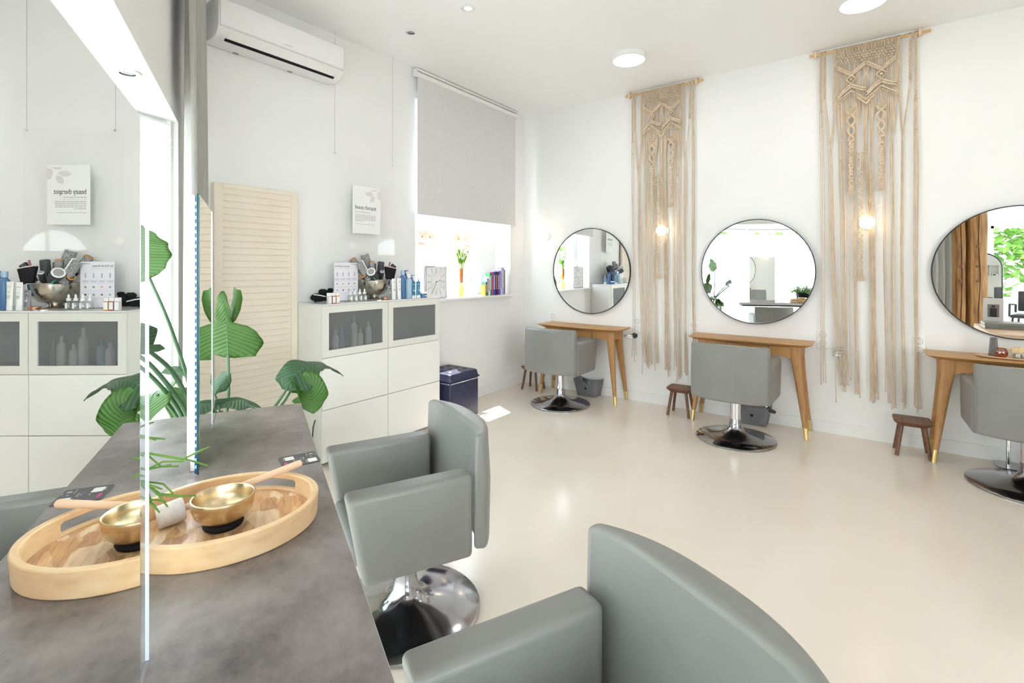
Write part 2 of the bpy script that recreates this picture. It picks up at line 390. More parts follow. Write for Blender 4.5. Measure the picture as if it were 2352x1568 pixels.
# ================================================================ CEILING FITTINGS
def ceil_lamp(x, y, label, first=[None]):
    if first[0] is None:
        t = thing('ceiling_lamp', label, 'ceiling light', (x, y, HC), 0, 'round flush ceiling lamps')
        MB().lathe([(.0, 0), (.144, 0), (.144, -.040), (.139, -.046), (.134, -.046), (.134, -.03), (.0, -.03)], 36).build('housing', M['white'], t)
        MB().lathe([(.0, -.032), (.132, -.032), (.132, -.044), (.11, -.047), (0, -.048)], 36).build('diffuser', M['lampglow'], t)
        first[0] = t; return t
    return dup(first[0], (x, y, HC), 0, label)
ceil_lamp(4.085, 1.725, 'round flush ceiling lamp shining in front of the smaller macrame hanging')
ceil_lamp(4.157, .055, 'round flush ceiling lamp cut by the top of the frame')
ceil_lamp(4.157, -1.60, 'round flush ceiling lamp behind the view, over the salon chairs')
ceil_lamp(1.9, -1.7, 'unseen ceiling lamp added as fill over the wooden reception table')  # unseen lamp added to brighten the room from behind the camera
ceil_lamp(-1.2, -3.2, 'unseen ceiling lamp added as fill near the garden window')  # another out-of-view lamp added as fill light
def spot(x, y, z, label, glow):
    t = thing('recessed_spot', label, 'spotlight', (x, y, z))
    MB().lathe([(.028, .0), (.045, .0), (.05, -.006), (.045, -.012), (.03, -.009)], 24, cap0=False, cap1=False).build('trim_ring', M['white'], t)
    MB().lathe([(.0, -.004), (.029, -.004), (.029, -.001), (0, -.001)], 20).build('lens', glow, t)
spot(2.658, 2.938, HC, 'recessed ceiling spotlight with grey lens, switched off', M['grey'])
spot(2.655, 2.338, HC, 'recessed ceiling spotlight glowing white near the top edge', M['spotglow'])
spot(.733, 2.602, 2.25, 'small recessed spotlight in the bay soffit', M['grey'])

# ================================================================ AIR CONDITIONER
t = thing('air_conditioner', 'white wall-mounted air conditioner above the louvered panel', 'air conditioner', (1.824, B - .004, 2.845))
prof = [(0, 0), (-.06, -.008), (-.12, -.008), (-.155, .004), (-.185, .024), (-.203, .047), (-.211, .068), (-.213, .205), (-.202, .232), (-.17, .243), (0, .243)]
rgs = []
for x, s in ((-.452, .92), (-.446, .98), (-.43, 1), (.43, 1), (.446, .98), (.452, .92)):
    rgs.append([Vector((x, y * s, .12 + (z - .12) * (1 if s == 1 else (.985 if s > .95 else .95)))) for y, z in prof])
MB().rings(rgs).build('housing', M['white'], t)
MB().rings([[Vector((x, y, z)) for y, z in ((-.2105, .066), (-.2165, .070), (-.2195, .20), (-.208, .234), (-.19, .244), (-.19, .066))] for x in (-.440, .440)]).build('front_panel', M['white'], t, bevel=.004)
MB().box(-.44, .44, -.2135, -.205, .0585, .0655).build('panel_joint', M['leafprint'], t, smooth=False)
MB().rings([[Vector((x, y, z)) for y, z in ((-.203, .052), (-.208, .048), (-.170, .006), (-.163, .012))] for x in (-.385, .385)]).build('air_flap', M['white'], t, bevel=.002)
MB().rings([[Vector((x, y, z)) for y, z in ((-.163, .008), (-.168, .005), (-.152, -.0065), (-.147, -.001))] for x in (-.39, .39)]).build('outlet_slot', M['blackmat'], t)
b = MB()
for i in range(5): b.box(-.03 + i * .012, -.022 + i * .012, -.2198, -.216, .086, .094)
b.build('maker_badge', M['leafprint'], t)
for x in (-.26, .12): MB().box(x - .016, x + .016, -.03, -.012, -.010, .002).build('drain_clip', M['grey'], t, bevel=.003)

# ================================================================ LOUVERED PANEL
t = thing('louvered_panel', 'tall cream louvered panel standing against the wall by the curtain', 'panel', (1.698, 3.425, 0))
b = MB()
b.box(-.285, -.235, -.02, .02, .01, 1.955); b.box(.235, .285, -.02, .02, .01, 1.955); b.box(-.235, .235, -.02, .02, .01, .08); b.box(-.235, .235, -.02, .02, 1.925, 1.955)
b.build('frame', M['screen'], t, bevel=.004)
b = MB(); b.box(-.2355, .2355, -.012, .012, .08, 1.925)
for i in range(42):
    z = .10 + i * .0436
    b.rings([[Vector((x, y, zz)) for y, zz in ((-.0115, z - .006), (-.0165, z - .0035), (-.0185, z), (-.0165, z + .0035), (-.0115, z + .006))] for x in (-.226, .226)])
b.build('louvers', M['screen'], t)
# ================================================================ CABINET
t = thing('storage_cabinet', 'white six-door storage cabinet with two frosted glass doors along the wall', 'cabinet', (2.562, 3.28, 0))
X0, X1, Y0, Y1 = -.576, .576, -.165, .183
b = MB()
b.box(X0, X0 + .016, Y0, Y1, .03, 1.135); b.box(X1 - .016, X1, Y0, Y1, .03, 1.135); b.box(-.008, .008, Y0, Y1, .03, 1.135)
xa, xb = X0 + .0161, X1 - .0161
b.box(xa, xb, Y1 - .008, Y1 - .0005, .0301, 1.1349); b.box(xa, xb, Y0 + .0005, Y1 - .009, 1.119, 1.1349); b.box(xa, xb, Y0 + .0005, Y1 - .009, .0301, .046); b.box(xa, xb, Y0 + .0005, Y1 - .009, .755, .771)
b.build('carcass', M['whitelac'], t, smooth=False)
MB().box(X0 + .02, X1 - .02, Y0 + .04, Y1, 0, .03).build('plinth', M['grey'], t, smooth=False)
MB().box(X0 - .002, X1 + .002, Y0 - .022, Y1, 1.1352, 1.147).build('glass_top', mat('grey_glass_top', (.70, .71, .71), .16), t, bevel=.002)
for i, (x0, x1) in enumerate(((X0, -.0015), (.0015, X1))):
    for z0, z1 in ((.036, .402), (.406, .766)):
        MB().box(x0 + .001, x1 - .001, Y0 - .019, Y0 - .001, z0, z1).build('door', M['whitelac'], t, bevel=.0015)
    z0, z1 = .770, 1.134; fw = .05
    d = MB(); d.box(x0 + .001, x0 + fw, Y0 - .019, Y0 - .001, z0, z1); d.box(x1 - fw, x1 - .001, Y0 - .019, Y0 - .001, z0, z1)
    d.box(x0 + fw, x1 - fw, Y0 - .019, Y0 - .001, z0, z0 + fw); d.box(x0 + fw, x1 - fw, Y0 - .019, Y0 - .001, z1 - fw, z1)
    d = d.build('door', M['whiteframe'], t, smooth=False)
    MB().box(x0 + fw - .003, x1 - fw + .003, Y0 - .012, Y0 - .008, z0 + fw - .003, z1 - fw + .003).build('frosted_pane', M['frost'], d, smooth=False)
# bottles blurred behind the frosted doors
def bottle(loc, r, h, cols, label, cat='bottle', group=None, rz=0, neck=.35, name='bottle', parent=None):
    t = thing(name, label, cat, loc, rz, group)
    MB().lathe([(r * .92, 0), (r, .004), (r, h * .70), (r * .8, h * .78), (r * neck, h * .82), (r * neck, h * .84)], 16).build('body', cols[0], t)
    MB().lathe([(r * neck * 1.2, h * .84), (r * neck * 1.2, h * .97), (r * neck, h)], 14).build('cap', cols[1], t)
    return t
Mblue = colour('bottle_blue', (.10, .22, .42), .35); Mlblue = colour('bottle_pale_blue', (.36, .52, .68), .35); Mteal = colour('tube_teal', (.02, .20, .36), .35); Mdk = colour('bottle_navy', (.03, .07, .20), .35)
k = 0
for x, h, mt, lb in ((2.12, .18, M['white'], 'leftmost white'), (2.17, .20, Mlblue, 'pale blue'), (2.28, .27, M['white'], 'tallest white'), (2.335, .17, M['white'], 'shortest white'), (2.41, .22, M['white'], 'broad white'), (2.455, .19, M['grey'], 'grey')):
    bottle((x, 3.145, .7715), .024, h, (mt, mt), lb + ' bottle blurred behind the left frosted cabinet door', group='bottles behind the frosted door')
# storage cable beside the cabinet
tag(MB().tube([(1.975, 3.17, .33), (1.955, 3.16, .29), (1.94, 3.15, .20), (1.945, 3.145, .10), (1.96, 3.14, .008), (1.965, 3.25, .008), (1.97, 3.38, .008)], .0045, 8).build('power_cable', M['black']), 'thin black cable hanging down beside the white cabinet', 'cable')

# ================================================================ HANGING SIGN
t = thing('hanging_sign', 'clear acrylic sign with a beauty therapist poster hanging on two wires', 'sign', (2.555, 3.395, 0))
MB().box(-.325, .325, -.003, .003, 1.515, 2.315).build('acrylic_sheet', M['clear'], t, smooth=False)
MB().box(-.112, .165, -.0075, -.0035, 1.685, 2.075).build('poster', M['paper'], t, smooth=False)
yy = -.0078
R_ = Matrix.Rotation(PI / 2, 4, 'X')
text_mesh('beauty therapist', .044, 'headline', M['ink'], t, Matrix.Translation((-.090, yy, 1.885)) @ R_ @ Matrix.Diagonal((.74, 1.12, 1, 1)))
b = MB()
for z, w, h in ((1.862, .15, .004), (1.851, .16, .0015), (1.834, .205, .0042), (1.822, .202, .0042), (1.810, .204, .0042), (1.798, .2, .0042), (1.786, .08, .0042), (1.762, .19, .003)):
    x = -.088
    while x < -.088 + w:
        l = rnd.uniform(.012, .03); b.box(x, min(x + l, -.088 + w), yy - .0003, yy, z, z + h); x += l + .004
b.build('small_text', M['greyink'], t, smooth=False)
def leafshape(cx, cz, ang, L, W):
    pts = []
    for i in range(17):
        s = i / 16; pts.append((s * L, W * math.sin(PI * s) ** .8))
    pts += [(s * L, -W * math.sin(PI * s) ** .8) for s in [i / 16 for i in range(15, 0, -1)]]
    return [Vector((cx + x * math.cos(ang) - z * math.sin(ang), yy, cz + x * math.sin(ang) + z * math.cos(ang))) for x, z in pts]
b = MB()
for a in ((.095, 2.02, PI + .05, .09, .019), (.105, 2.005, -2.3, .07, .022)):
    p = leafshape(*a); b.add(p, [tuple(range(len(p)))])
b.add([Vector((x, yy, z)) for x, z in ((.165, 2.055), (.165, 1.98), (.14, 1.985), (.125, 2.03), (.14, 2.05))], [(0, 1, 2, 3, 4)])
b.add([Vector((x, yy, z)) for x, z in ((.07, 2.06), (.14, 2.06), (.11, 2.045), (.075, 2.045))], [(0, 1, 2, 3)])
b.build('leaf_print', M['leafprint'], t, smooth=False)
for x in (-.271, .304):
    wr = MB().tube([(x, 0, 2.305), (x, 0, 3.20)], .0012, 5).build('wire', M['grey'], t)
    MB().tube([(x, 0, HC), (x, 0, 3.245)] + [(x + .010 * math.sin(a), 0, 3.236 + .010 * math.cos(a)) for a in [i * .55 for i in range(9)]], .0022, 6).build('hook', M['chrome'], wr)
    MB().lathe([(.0, -.006), (.006, -.006), (.006, .006), (0, .006)], 10, Matrix.Translation((x, -.002, 2.302)) @ Matrix.Rotation(PI / 2, 4, 'X')).build('clip', M['chrome'], wr)

# ================================================================ OTTOMAN
t = thing('ottoman', 'dark navy tufted storage ottoman with silver studs beside the cabinet', 'ottoman', (3.405, 3.235, 0))
MB().box(-.196, .196, -.196, .196, .01, .375).build('box', M['navy'], t, bevel=.012, seg=3)
g = 22; rows = []
for i in range(g + 1):
    r = []
    for j in range(g + 1):
        x = -.203 + .406 * i / g; y = -.203 + .406 * j / g
        ex = min(1, (1 - abs(x) / .203) / .16); ey = min(1, (1 - abs(y) / .203) / .16)
        z = .385 + .062 * math.sqrt(max(0, 1 - (1 - ex) ** 2)) * math.sqrt(max(0, 1 - (1 - ey) ** 2))
        for bx in (-.1, 0, .1):
            for by in (-.1, 0, .1):
                z -= .022 * math.exp(-((x - bx) ** 2 + (y - by) ** 2) / .0006)
        r.append(Vector((x, y, z)))
    rows.append(r)
b = MB(); b.rings(rows, close=False, cap0=False, cap1=False)
b.box(-.203, .203, -.203, .203, .372, .386)
b.build('tufted_lid', M['navy'], t)
for bx in (-.1, 0, .1):
    for by in (-.1, 0, .1): MB().ball((bx, by, .428), .011, 8, (1, 1, .5)).build('tufting_button', M['navy'], t)
b = MB()
for i in range(27):
    s = -.19 + i * .38 / 26
    b.ball((s, -.2045, .362), .0048, 6); b.ball((-.2045, s, .362), .0048, 6); b.ball((.2045, s, .362), .0048, 6)
b.build('studs', M['chrome'], t); 

# ================================================================ THINGS ON THE CABINET (top z = 1.147)
ZT = 1.1475
t = thing('toiletry_bag', 'crumpled black bag with a white zip at the curtain end of the cabinet', 'bag', (2.155, 3.365, ZT))
b = MB()
for c_, r_, s_ in (((-.03, 0, .034), .055, (1.15, .8, .62)), ((.045, .01, .045), .055, (1.0, .8, .82)), ((.0, -.01, .075), .03, (1.2, .8, .8)), ((.07, .0, .085), .022, (1.1, .8, .8))): b.ball(c_, r_, 12, s_)
b.build('bag_body', M['blackmat'], t)
MB().tube([(-.088, -.03, .058), (-.05, -.042, .052), (0, -.045, .04)], .004, 6).build('zip', M['paper'], t)
MB().tube([(-.075, -.02, .02), (-.09, -.04, .008), (-.085, -.06, .004)], .003, 6).build('strap', M['blackmat'], t)
for i, (x, c_) in enumerate(((2.052, (.62, .60, .60)), (2.084, (.30, .10, .12)), (2.116, (.72, .28, .05)))):
    lb = ('small white-capped serum bottle with clear body, nearest the curtain', 'small white-capped serum bottle with dark red body, middle of three', 'small white-capped serum bottle with orange body by the printed card')[i]
    t = thing('serum_bottle', lb, 'bottle', (x, 3.118, ZT), 0, 'square serum bottles at the cabinet end')
    MB().prism(rrect(.028, .026, .004), 0, .056).build('body', colour('serum_%d' % i, c_, .2), t)
    MB().box(-.012, .012, -.0136, -.0131, .006, .050).build('paper_label', M['paper'], t, smooth=False)
    MB().prism(rrect(.027, .025, .004), .0562, .077).build('cap', M['white'], t)
t = thing('card_stand', 'upright printed product card in an acrylic stand on the cabinet', 'card', (2.308, 3.285, ZT), math.radians(-2))
MB().box(-.107, .107, -.003, .003, 0.003, .298).build('acrylic_holder', M['clear'], t, smooth=False)
MB().box(-.104, .104, -.0048, -.0032, .005, .295).build('printed_sheet', mat('lilac_sheet', (.80, .79, .86), .6), t, smooth=False)
MB().box(-.107, .107, -.05, .03, 0, .003).build('foot', M['clear'], t, smooth=False)
text_mesh('Die Welt der Aromen', .0165, 'headline', M['ink'], t, Matrix.Translation((-.098, -.0050, .262)) @ R_ @ Matrix.Diagonal((.85, 1.1, 1, 1)))
b = MB(); b.box(.045, .095, -.0052, -.0049, .279, .284); b.box(-.095, .04, -.0052, -.0049, .252, .2535)
for i in range(4):
    x = -.078 + i * .05
    b.box(x - .004, x + .004, -.0052, -.0049, .192, .222); b.box(x - .022, x + .02, -.0052, -.0049, .172, .175); b.box(x - .018, x + .016, -.0052, -.0049, .165, .168)
b.build('small_text', M['greyink'], t, smooth=False)
b = MB()
for z in (.158, .110, .062): b.box(-.1, .1, -.0052, -.0049, z, z + .001)
b.build('table_lines', M['greyink'], t, smooth=False)
for i, (x, z, c_) in enumerate(((-.028, .134, (.75, .45, .02)), (.072, .134, (.25, .30, .03)), (-.078, .134, (.25, .25, .25)), (.022, .134, (.25, .2, .2)), (-.078, .086, (.3, .3, .3)), (-.028, .086, (.15, .1, .1)), (.022, .086, (.2, .2, .2)), (.072, .086, (.05, .05, .05)))):
    MB().ball((x, -.0052, z), .0065, 8, (1, .08, 1.1)).build('picture', colour('pict%d' % i, c_, .7), t)
for i, x in enumerate((2.287, 2.330, 2.373, 2.416)):
    lb = ('dropper bottle nearest the bag, first of four clear ones', 'second clear dropper bottle from the bag', 'third clear dropper bottle from the bag', 'clear dropper bottle nearest the silver bowl')[i]
    t = thing('dropper_bottle', lb, 'bottle', (x, 3.20, ZT), 0, 'clear dropper bottles before the card')
    MB().lathe([(.0165, 0), (.018, .003), (.018, .042), (.012, .050), (.009, .052)], 14).build('glass_body', M['bottleglass'], t)
    MB().box(-.007, .007, -.0186, -.0181, .006, .040).build('paper_label', M['paper'], t, smooth=False)
    MB().lathe([(.0125, .052), (.0125, .068), (.006, .070), (.0065, .084), (.004, .092), (0, .094)], 12).build('dropper_cap', M['white'], t)
# silver bowl
t = thing('footed_bowl', 'tarnished silver footed bowl full of hair brushes', 'bowl', (2.598, 3.312, ZT))
MB().lathe([(.050, 0), (.052, .005), (.042, .012), (.034, .024), (.040, .030), (.078, .042), (.108, .066), (.126, .10), (.134, .14), (.135, .157), (.132, .157), (.124, .104), (.104, .07), (.07, .046), (0, .036)], 40, cap0=True).build('bowl_body', M['silver'], t)
MB().lathe([(.135, .153), (.138, .157), (.135, .161), (.131, .159)], 40, cap0=False, cap1=False).build('rim', M['silver'], t)
bristle_g = noisy('brush_barrel_grey', [(.35, (.06, .06, .065)), (.55, (.42, .42, .43))], nscale=190, detail=2, rough=.6)
bristle_d = noisy('brush_barrel_dark', [(.4, (.012, .012, .014)), (.62, (.16, .16, .17))], nscale=190, detail=2, rough=.6)
def brush(end, inner, r, matl, ring, label, handle=True):
    """round brush: end = centre of the barrel's outer end, inner = barrel's lower end"""
    e = Vector(end); i_ = Vector(inner); ax = (e - i_).normalized(); L = (e - i_).length
    t = thing('round_brush', label, 'hair brush', i_, 0, 'brushes in the silver bowl'); Rm = rotto(ax)
    MB().lathe([(r * .8, 0), (r, .006), (r, L - .006), (r * .95, L)], 18, Rm).build('barrel', matl, t)
    b = MB(); nn = max(8, int(r * 900))
    for kx in range(nn):
        for q in range(int(L / .006)):
            a = 2 * PI * (kx + .5 * (q % 2)) / nn; z = .006 + q * .006
            p = Rm @ Vector((r * math.cos(a), r * math.sin(a), z)); d = Rm @ Vector((math.cos(a), math.sin(a), 0)) * .006
            s_ = Rm @ Vector((-math.sin(a), math.cos(a), 0)) * .0006
            b.add([p - s_, p + s_, p + d], [(0, 1, 2)])
    o = b.build('bristles', matl, t, smooth=False); o['kind'] = 'stuff'
    MB().lathe([(r * .95, L), (r * .98, L + .003), (r * .72, L + .005)], 18, Rm, cap0=False, cap1=False).build('end_ring', ring, t)
    MB().lathe([(r * .72, L + .003), (0, L + .002)], 18, Rm, cap0=False).build('end_cap', matl if ring is not M['white'] else M['grey'], t)
    if handle: MB().lathe([(r * .5, 0), (.009, -.02), (.0085, -.06)], 10, Rm).build('handle', M['black'], t)
    return t
orange = colour('orange_cap', (.75, .28, .02), .5)
zb = ZT
brush((2.517, 3.335, 1.513), (2.549, 3.315, 1.396), .033, bristle_g, M['white'], 'largest grey round brush, topmost of the heap in the bowl')
brush((2.405, 3.335, 1.472), (2.470, 3.325, 1.375), .027, bristle_g, orange, 'grey round brush with an orange end leaning over the printed card')
brush((2.530, 3.262, 1.452), (2.545, 3.268, 1.360), .021, bristle_g, orange, 'slim grey round brush upright in front of the topmost one')
brush((2.475, 3.195, 1.372), (2.555, 3.255, 1.325), .036, bristle_d, M['white'], 'round brush with a pale disc end pointing out of the bowl')
brush((2.600, 3.315, 1.434), (2.600, 3.315, 1.340), .014, bristle_d, M['black'], 'thin black round brush standing in the middle of the bowl')
brush((2.686, 3.335, 1.452), (2.670, 3.33, 1.330), .027, bristle_d, M['grey'], 'dark round brush with grey hollow end beside the paddle brush')
brush((2.598, 3.215, 1.372), (2.622, 3.255, 1.318), .016, bristle_d, M['white'], 'small dark brush with a white dot end at the front of the bowl')
brush((2.430, 3.235, 1.345), (2.492, 3.27, 1.312), .022, bristle_d, orange, 'dark round brush with an orange ring low at the card side')
brush((2.560, 3.38, 1.44), (2.575, 3.365, 1.34), .024, bristle_d, M['black'], 'dark round brush at the very back of the bowl')
t = thing('paddle_brush', 'black paddle brush with a pink rim at the window side of the bowl', 'hair brush', (2.688, 3.225, zb + .160), 0, 'brushes in the silver bowl')
Rm = Matrix.Rotation(math.radians(10), 4, 'Y') @ Matrix.Rotation(math.radians(-10), 4, 'X')
MB().prism(rrect(.075, .022, .008), 0, .098, rrect(.118, .026, .008), Rm).build('pad', M['blackmat'], t)
MB().tube([Rm @ Vector(p) for p in ((-.060, -.008, .100), (0, -.013, .102), (.060, -.008, .100), (.052, -.008, .06), (.042, -.01, .02))], .0045, 6).build('rim', colour('pink_rim', (.75, .60, .60), .5), t)
b = MB()
for i in range(9):
    for j in range(7): b.tube([Rm @ Vector((-.04 + i * .01, .012, .012 + j * .011)), Rm @ Vector((-.04 + i * .01, .024, .012 + j * .011))], .0007, 3)
b.build('bristles', M['black'], t)
t = thing('vent_brush', 'black vent brush sticking out highest towards the window', 'hair brush', (2.742, 3.325, zb + .162), 0, 'brushes in the silver bowl')
Rm = Matrix.Rotation(math.radians(32), 4, 'Y')
MB().box(-.024, .024, -.010, .010, 0, .14, Rm).build('head', M['black'], t, bevel=.004)
b = MB()
for i in range(5):
    for j in range(10): b.tube([Rm @ Vector((.024, -.006 + i * .003, .02 + j * .011)), Rm @ Vector((.040, -.006 + i * .003, .022 + j * .011))], .0009, 3)
b.build('bristles', M['black'], t)
t = thing('tail_comb', 'pink tail comb poking up behind the paddle brush', 'comb', (2.69, 3.275, zb + .165), 0, 'brushes in the silver bowl')
MB().box(-.007, .007, -.002, .002, 0, .145, Matrix.Rotation(math.radians(16), 4, 'Y')).build('comb_back', colour('mauve', (.35, .14, .16), .5), t, bevel=.001)
t = thing('ceramic_brush', 'grey paddle brush with a long white edge leaning on the bowl rim', 'hair brush', (2.485, 3.235, zb + .158), 0, 'brushes in the silver bowl')
Rm = Matrix.Rotation(math.radians(-34), 4, 'Y')
MB().box(-.026, .022, -.012, .012, 0, .165, Rm).build('head', bristle_g, t, bevel=.003)
MB().box(.0225, .031, -.014, .014, -.005, .17, Rm).build('white_edge', M['white'], t, bevel=.002)
t = thing('hair_clip', 'teal sectioning clip tucked among the brushes', 'hair clip', (2.52, 3.20, zb + .160), 0)
MB().box(-.005, .005, -.004, .004, 0, .05, Matrix.Rotation(math.radians(-50), 4, 'Y')).build('clip_arm', colour('teal_clip', (.01, .22, .18), .4), t, bevel=.001)
t = thing('coaster', 'flat shiny coaster with trinkets in front of the bowl foot', 'coaster', (2.535, 3.165, ZT))
MB().lathe([(.05, 0), (.05, .004), (.045, .006), (0, .006)], 24).build('plate', M['silver'], t)
t = thing('bangles', 'small pile of copper bangles at the bowl foot', 'jewellery', (2.605, 3.175, ZT))
for i, (x, z, r) in enumerate(((0, .004, .035), (.006, .010, .033), (-.004, .016, .034))):
    MB().tube([(x + r * math.cos(a), r * .8 * math.sin(a), z) for a in [i_ * 2 * PI / 20 for i_ in range(21)]], .0035, 6, False).build('bangle', colour('copper%d' % i, (.55, .28, .18), .3, metal=1), t)
# tubes and bottles at the window end
def tubeprod(x, y, w, h, cap, body, capm, label, group, name='cream_tube', printm=None):
    t = thing(name, label, 'tube', (x, y, ZT), 0, group)
    MB().prism(rrect(w * .8, w * .62, w * .28), 0, cap).build('cap', capm, t)
    rg = []
    for q in range(7):
        s = q / 6; a, c_ = w * (.84 + .16 * s), w * .62 * (1 - s) + .004 * s
        rg.append([Vector((a / 2 * math.cos(k_ * PI / 10), c_ / 2 * math.sin(k_ * PI / 10), cap + .0005 + (h - cap) * s)) for k_ in range(20)])
    MB().rings(rg).build('tube_body', body, t)
    b = MB()
    for z, ww in ((.82, .55), (.62, .3), (.50, .42), (.46, .42), (.42, .36)): b.box(-w * ww / 2, w * ww / 2, -.31 * w * (1 - (z - .1)) - .003, -.31 * w * (1 - (z - .1)) - .0015, h * z, h * z + .003)
    b.build('small_text', printm or M['greyink'], t, smooth=False)
    return t
tubeprod(2.626, 3.160, .042, .12, .02, colour('grey_tube', (.27, .25, .29), .4), M['grey'], 'grey-mauve tube half hidden behind the silver bowl', 'tubes at the bowl', printm=M['paper'])
tubeprod(2.652, 3.135, .042, .168, .026, M['white'], M['white'], 'white cream tube standing nearest the silver bowl', 'tubes at the bowl')
tubeprod(2.708, 3.135, .042, .172, .026, M['white'], M['white'], 'white cream tube standing next to the blue bottles', 'tubes at the bowl')
t = bottle((2.785, 3.18, ZT), .028, .235, (Mblue, Mlblue), 'tall dark blue bottle with a rounded shoulder beside the white tubes', group='blue hair products', neck=.5)
t = bottle((2.812, 3.135, ZT), .026, .205, (Mlblue, M['white']), 'pale blue bottle with a white cap in front of the tall dark one', group='blue hair products', neck=.45)
tubeprod(2.862, 3.135, .050, .138, .024, Mteal, M['white'], 'teal tube with white cap standing beside the pale blue bottle', 'blue hair products', printm=M['paper'])
tubeprod(2.918, 3.135, .050, .140, .024, Mteal, M['white'], 'teal tube with white cap standing nearest the round jar', 'blue hair products', printm=M['paper'])
def pump(x, y, h, label, m_):
    t = thing('pump_bottle', label, 'bottle', (x, y, ZT), 0, 'blue hair products')
    MB().lathe([(.024, 0), (.025, .004), (.025, h * .72), (.012, h * .8), (.010, h * .84)], 16).build('body', m_, t)
    MB().lathe([(.012, h * .84), (.012, h * .88), (.004, h * .89), (.004, h * .97)], 10).build('collar', m_, t)
    MB().box(-.012, .03, -.007, .007, h * .965, h).build('pump_head', m_, t, bevel=.003)
pump(2.862, 3.235, .235, 'dark blue pump bottle behind the tubes, the taller of two', Mdk)
pump(2.935, 3.235, .195, 'blue pump bottle behind the tubes, the shorter of two', Mblue)
t = thing('cream_jar', 'low round blue cream jar with white lid in front of the clock', 'jar', (2.985, 3.15, ZT))
MB().lathe([(.034, 0), (.037, .003), (.037, .030), (.033, .033)], 24).build('jar_body', colour('jar_blue', (.04, .17, .34), .3), t)
MB().lathe([(.038, .033), (.038, .046), (.035, .048), (0, .048)], 24).build('lid', M['white'], t)
b = MB(); b.box(-.014, .014, -.0385, -.0365, .012, .020); b.build('jar_print', M['paper'], t)
t = thing('spray_cone', 'narrow blue cone-topped bottle between the jar and the clock', 'bottle', (3.035, 3.26, ZT))
MB().lathe([(.02, 0), (.021, .004), (.018, .06), (.004, .155), (0, .157)], 16).build('body', colour('cone_blue', (.16, .33, .62), .3), t)
MB().lathe([(.0215, .002), (.0215, .03), (.019, .034)], 16, cap0=False, cap1=False).build('foot_band', M['white'], t)

# ================================================================ WINDOW SILL (top z = 1.097)
ZS = WZ0 + .0125
t = thing('table_clock', 'square white silver-framed clock standing on the sill', 'clock', (3.50, 3.51, ZS))
b = MB()
w_, h_ = .148, .325
b.box(-w_, -w_ + .009, -.014, .014, .0, h_); b.box(w_ - .009, w_, -.014, .014, 0, h_); b.box(-w_ + .009, w_ - .009, -.014, .014, h_ - .009, h_); b.box(-w_ + .009, w_ - .009, -.014, .014, 0, .013)
b.build('case', M['steel'], t, bevel=.002)
MB().box(-w_ + .009, w_ - .009, -.008, .012, .013, h_ - .009).build('dial', M['paper'], t, smooth=False)
b = MB(); cz = .168
for i in range(12):
    a = i * PI / 6; L0 = .086 if i % 3 else .082; L1 = .128
    if i % 3 == 0: offs = (-.006, 0, .006)
    else: offs = (-.003, .003)
    for o_ in offs:
        dx, dz = math.sin(a), math.cos(a)
        q = min(1 / max(abs(dx), 1e-6), 1 / max(abs(dz), 1e-6)); q = min(q, 1.2)
        p0 = Vector((dx * L0 * q * .92 + dz * o_, -.0085, cz + dz * L0 * q - dx * o_)); p1 = Vector((dx * L1 * q * .92 + dz * o_, -.0085, cz + dz * L1 * q - dx * o_))
        b.tube([p0, p1], .0014, 4)
b.build('hour_marks', M['greyink'], t)
b = MB()
for x0, x1, z0, z1 in ((-.062, .062, cz - .07, cz - .0685), (-.062, .062, cz + .0685, cz + .07), (-.062, -.0605, cz - .07, cz + .07), (.0605, .062, cz - .07, cz + .07)): b.box(x0, x1, -.0092, -.008, z0, z1)
b.build('inner_square', M['greyink'], t, smooth=False)
a = math.radians(77); MB().tube([(0, -.011, cz), (.065 * math.sin(a), -.011, cz + .065 * math.cos(a))], .002, 5).build('hour_hand', M['black'], t)
a = math.radians(207); MB().tube([(0, -.012, cz), (.12 * math.sin(a), -.012, cz + .12 * math.cos(a))], .0017, 5).build('minute_hand', M['black'], t)
MB().ball((0, -.012, cz), .006, 8).build('hub', M['black'], t)
b = MB(); b.tube([(-.03, 0, h_), (-.03, 0, h_ + .04), (.03, 0, h_ + .04), (.03, 0, h_)], .003, 6)
b.build('handle', M['chrome'], t)
MB().tube([(.0 + .012 * math.cos(a_), 0, h_ + .012 + .012 * math.sin(a_)) for a_ in [i * 2 * PI / 14 for i in range(15)]], .002, 5, False).build('pull_ring', M['black'], t)
t = thing('vase', 'slender orange glass vase on the sill holding white flowers', 'vase', (3.90, 3.53, ZS))
MB().lathe([(.036, 0), (.034, .008), (.018, .02), (.022, .05), (.03, .09), (.022, .12), (.016, .15)], 20).build('lower_glass', glassy('yellow_glass', (1.0, .74, .25), .85), t)
MB().lathe([(.016, .15), (.0185, .2), (.0205, .30), (.019, .30), (.0165, .2), (.012, .152)], 20, cap0=False, cap1=False).build('neck', mat('orange_glass', (.80, .22, .03), .2, Transmission_Weight=.35), t)
FS = 1.25
t = thing('flower_bouquet', 'white flowers with bright green leaves in the orange vase', 'flowers', (3.90, 3.53, ZS + .29))
gb = mat('bright_leaf', (.20, .46, .04), .5); fw = mat('white_petal', (.85, .85, .78), .7)
b = MB(); f = MB(); s_ = MB()
for i in range(40):
    a = rnd.uniform(0, 2 * PI); e = rnd.uniform(.15, 1.0); L = rnd.uniform(.06, .17) * FS
    d = Vector((math.cos(a) * e * .55, math.sin(a) * e * .35, 1)).normalized(); p = d * L
    sd = d.cross(Vector((0, 1, 0))).normalized() * .009
    b.add([p - d * .03, p + sd, p + d * .035, p - sd], [(0, 1, 2, 3)])
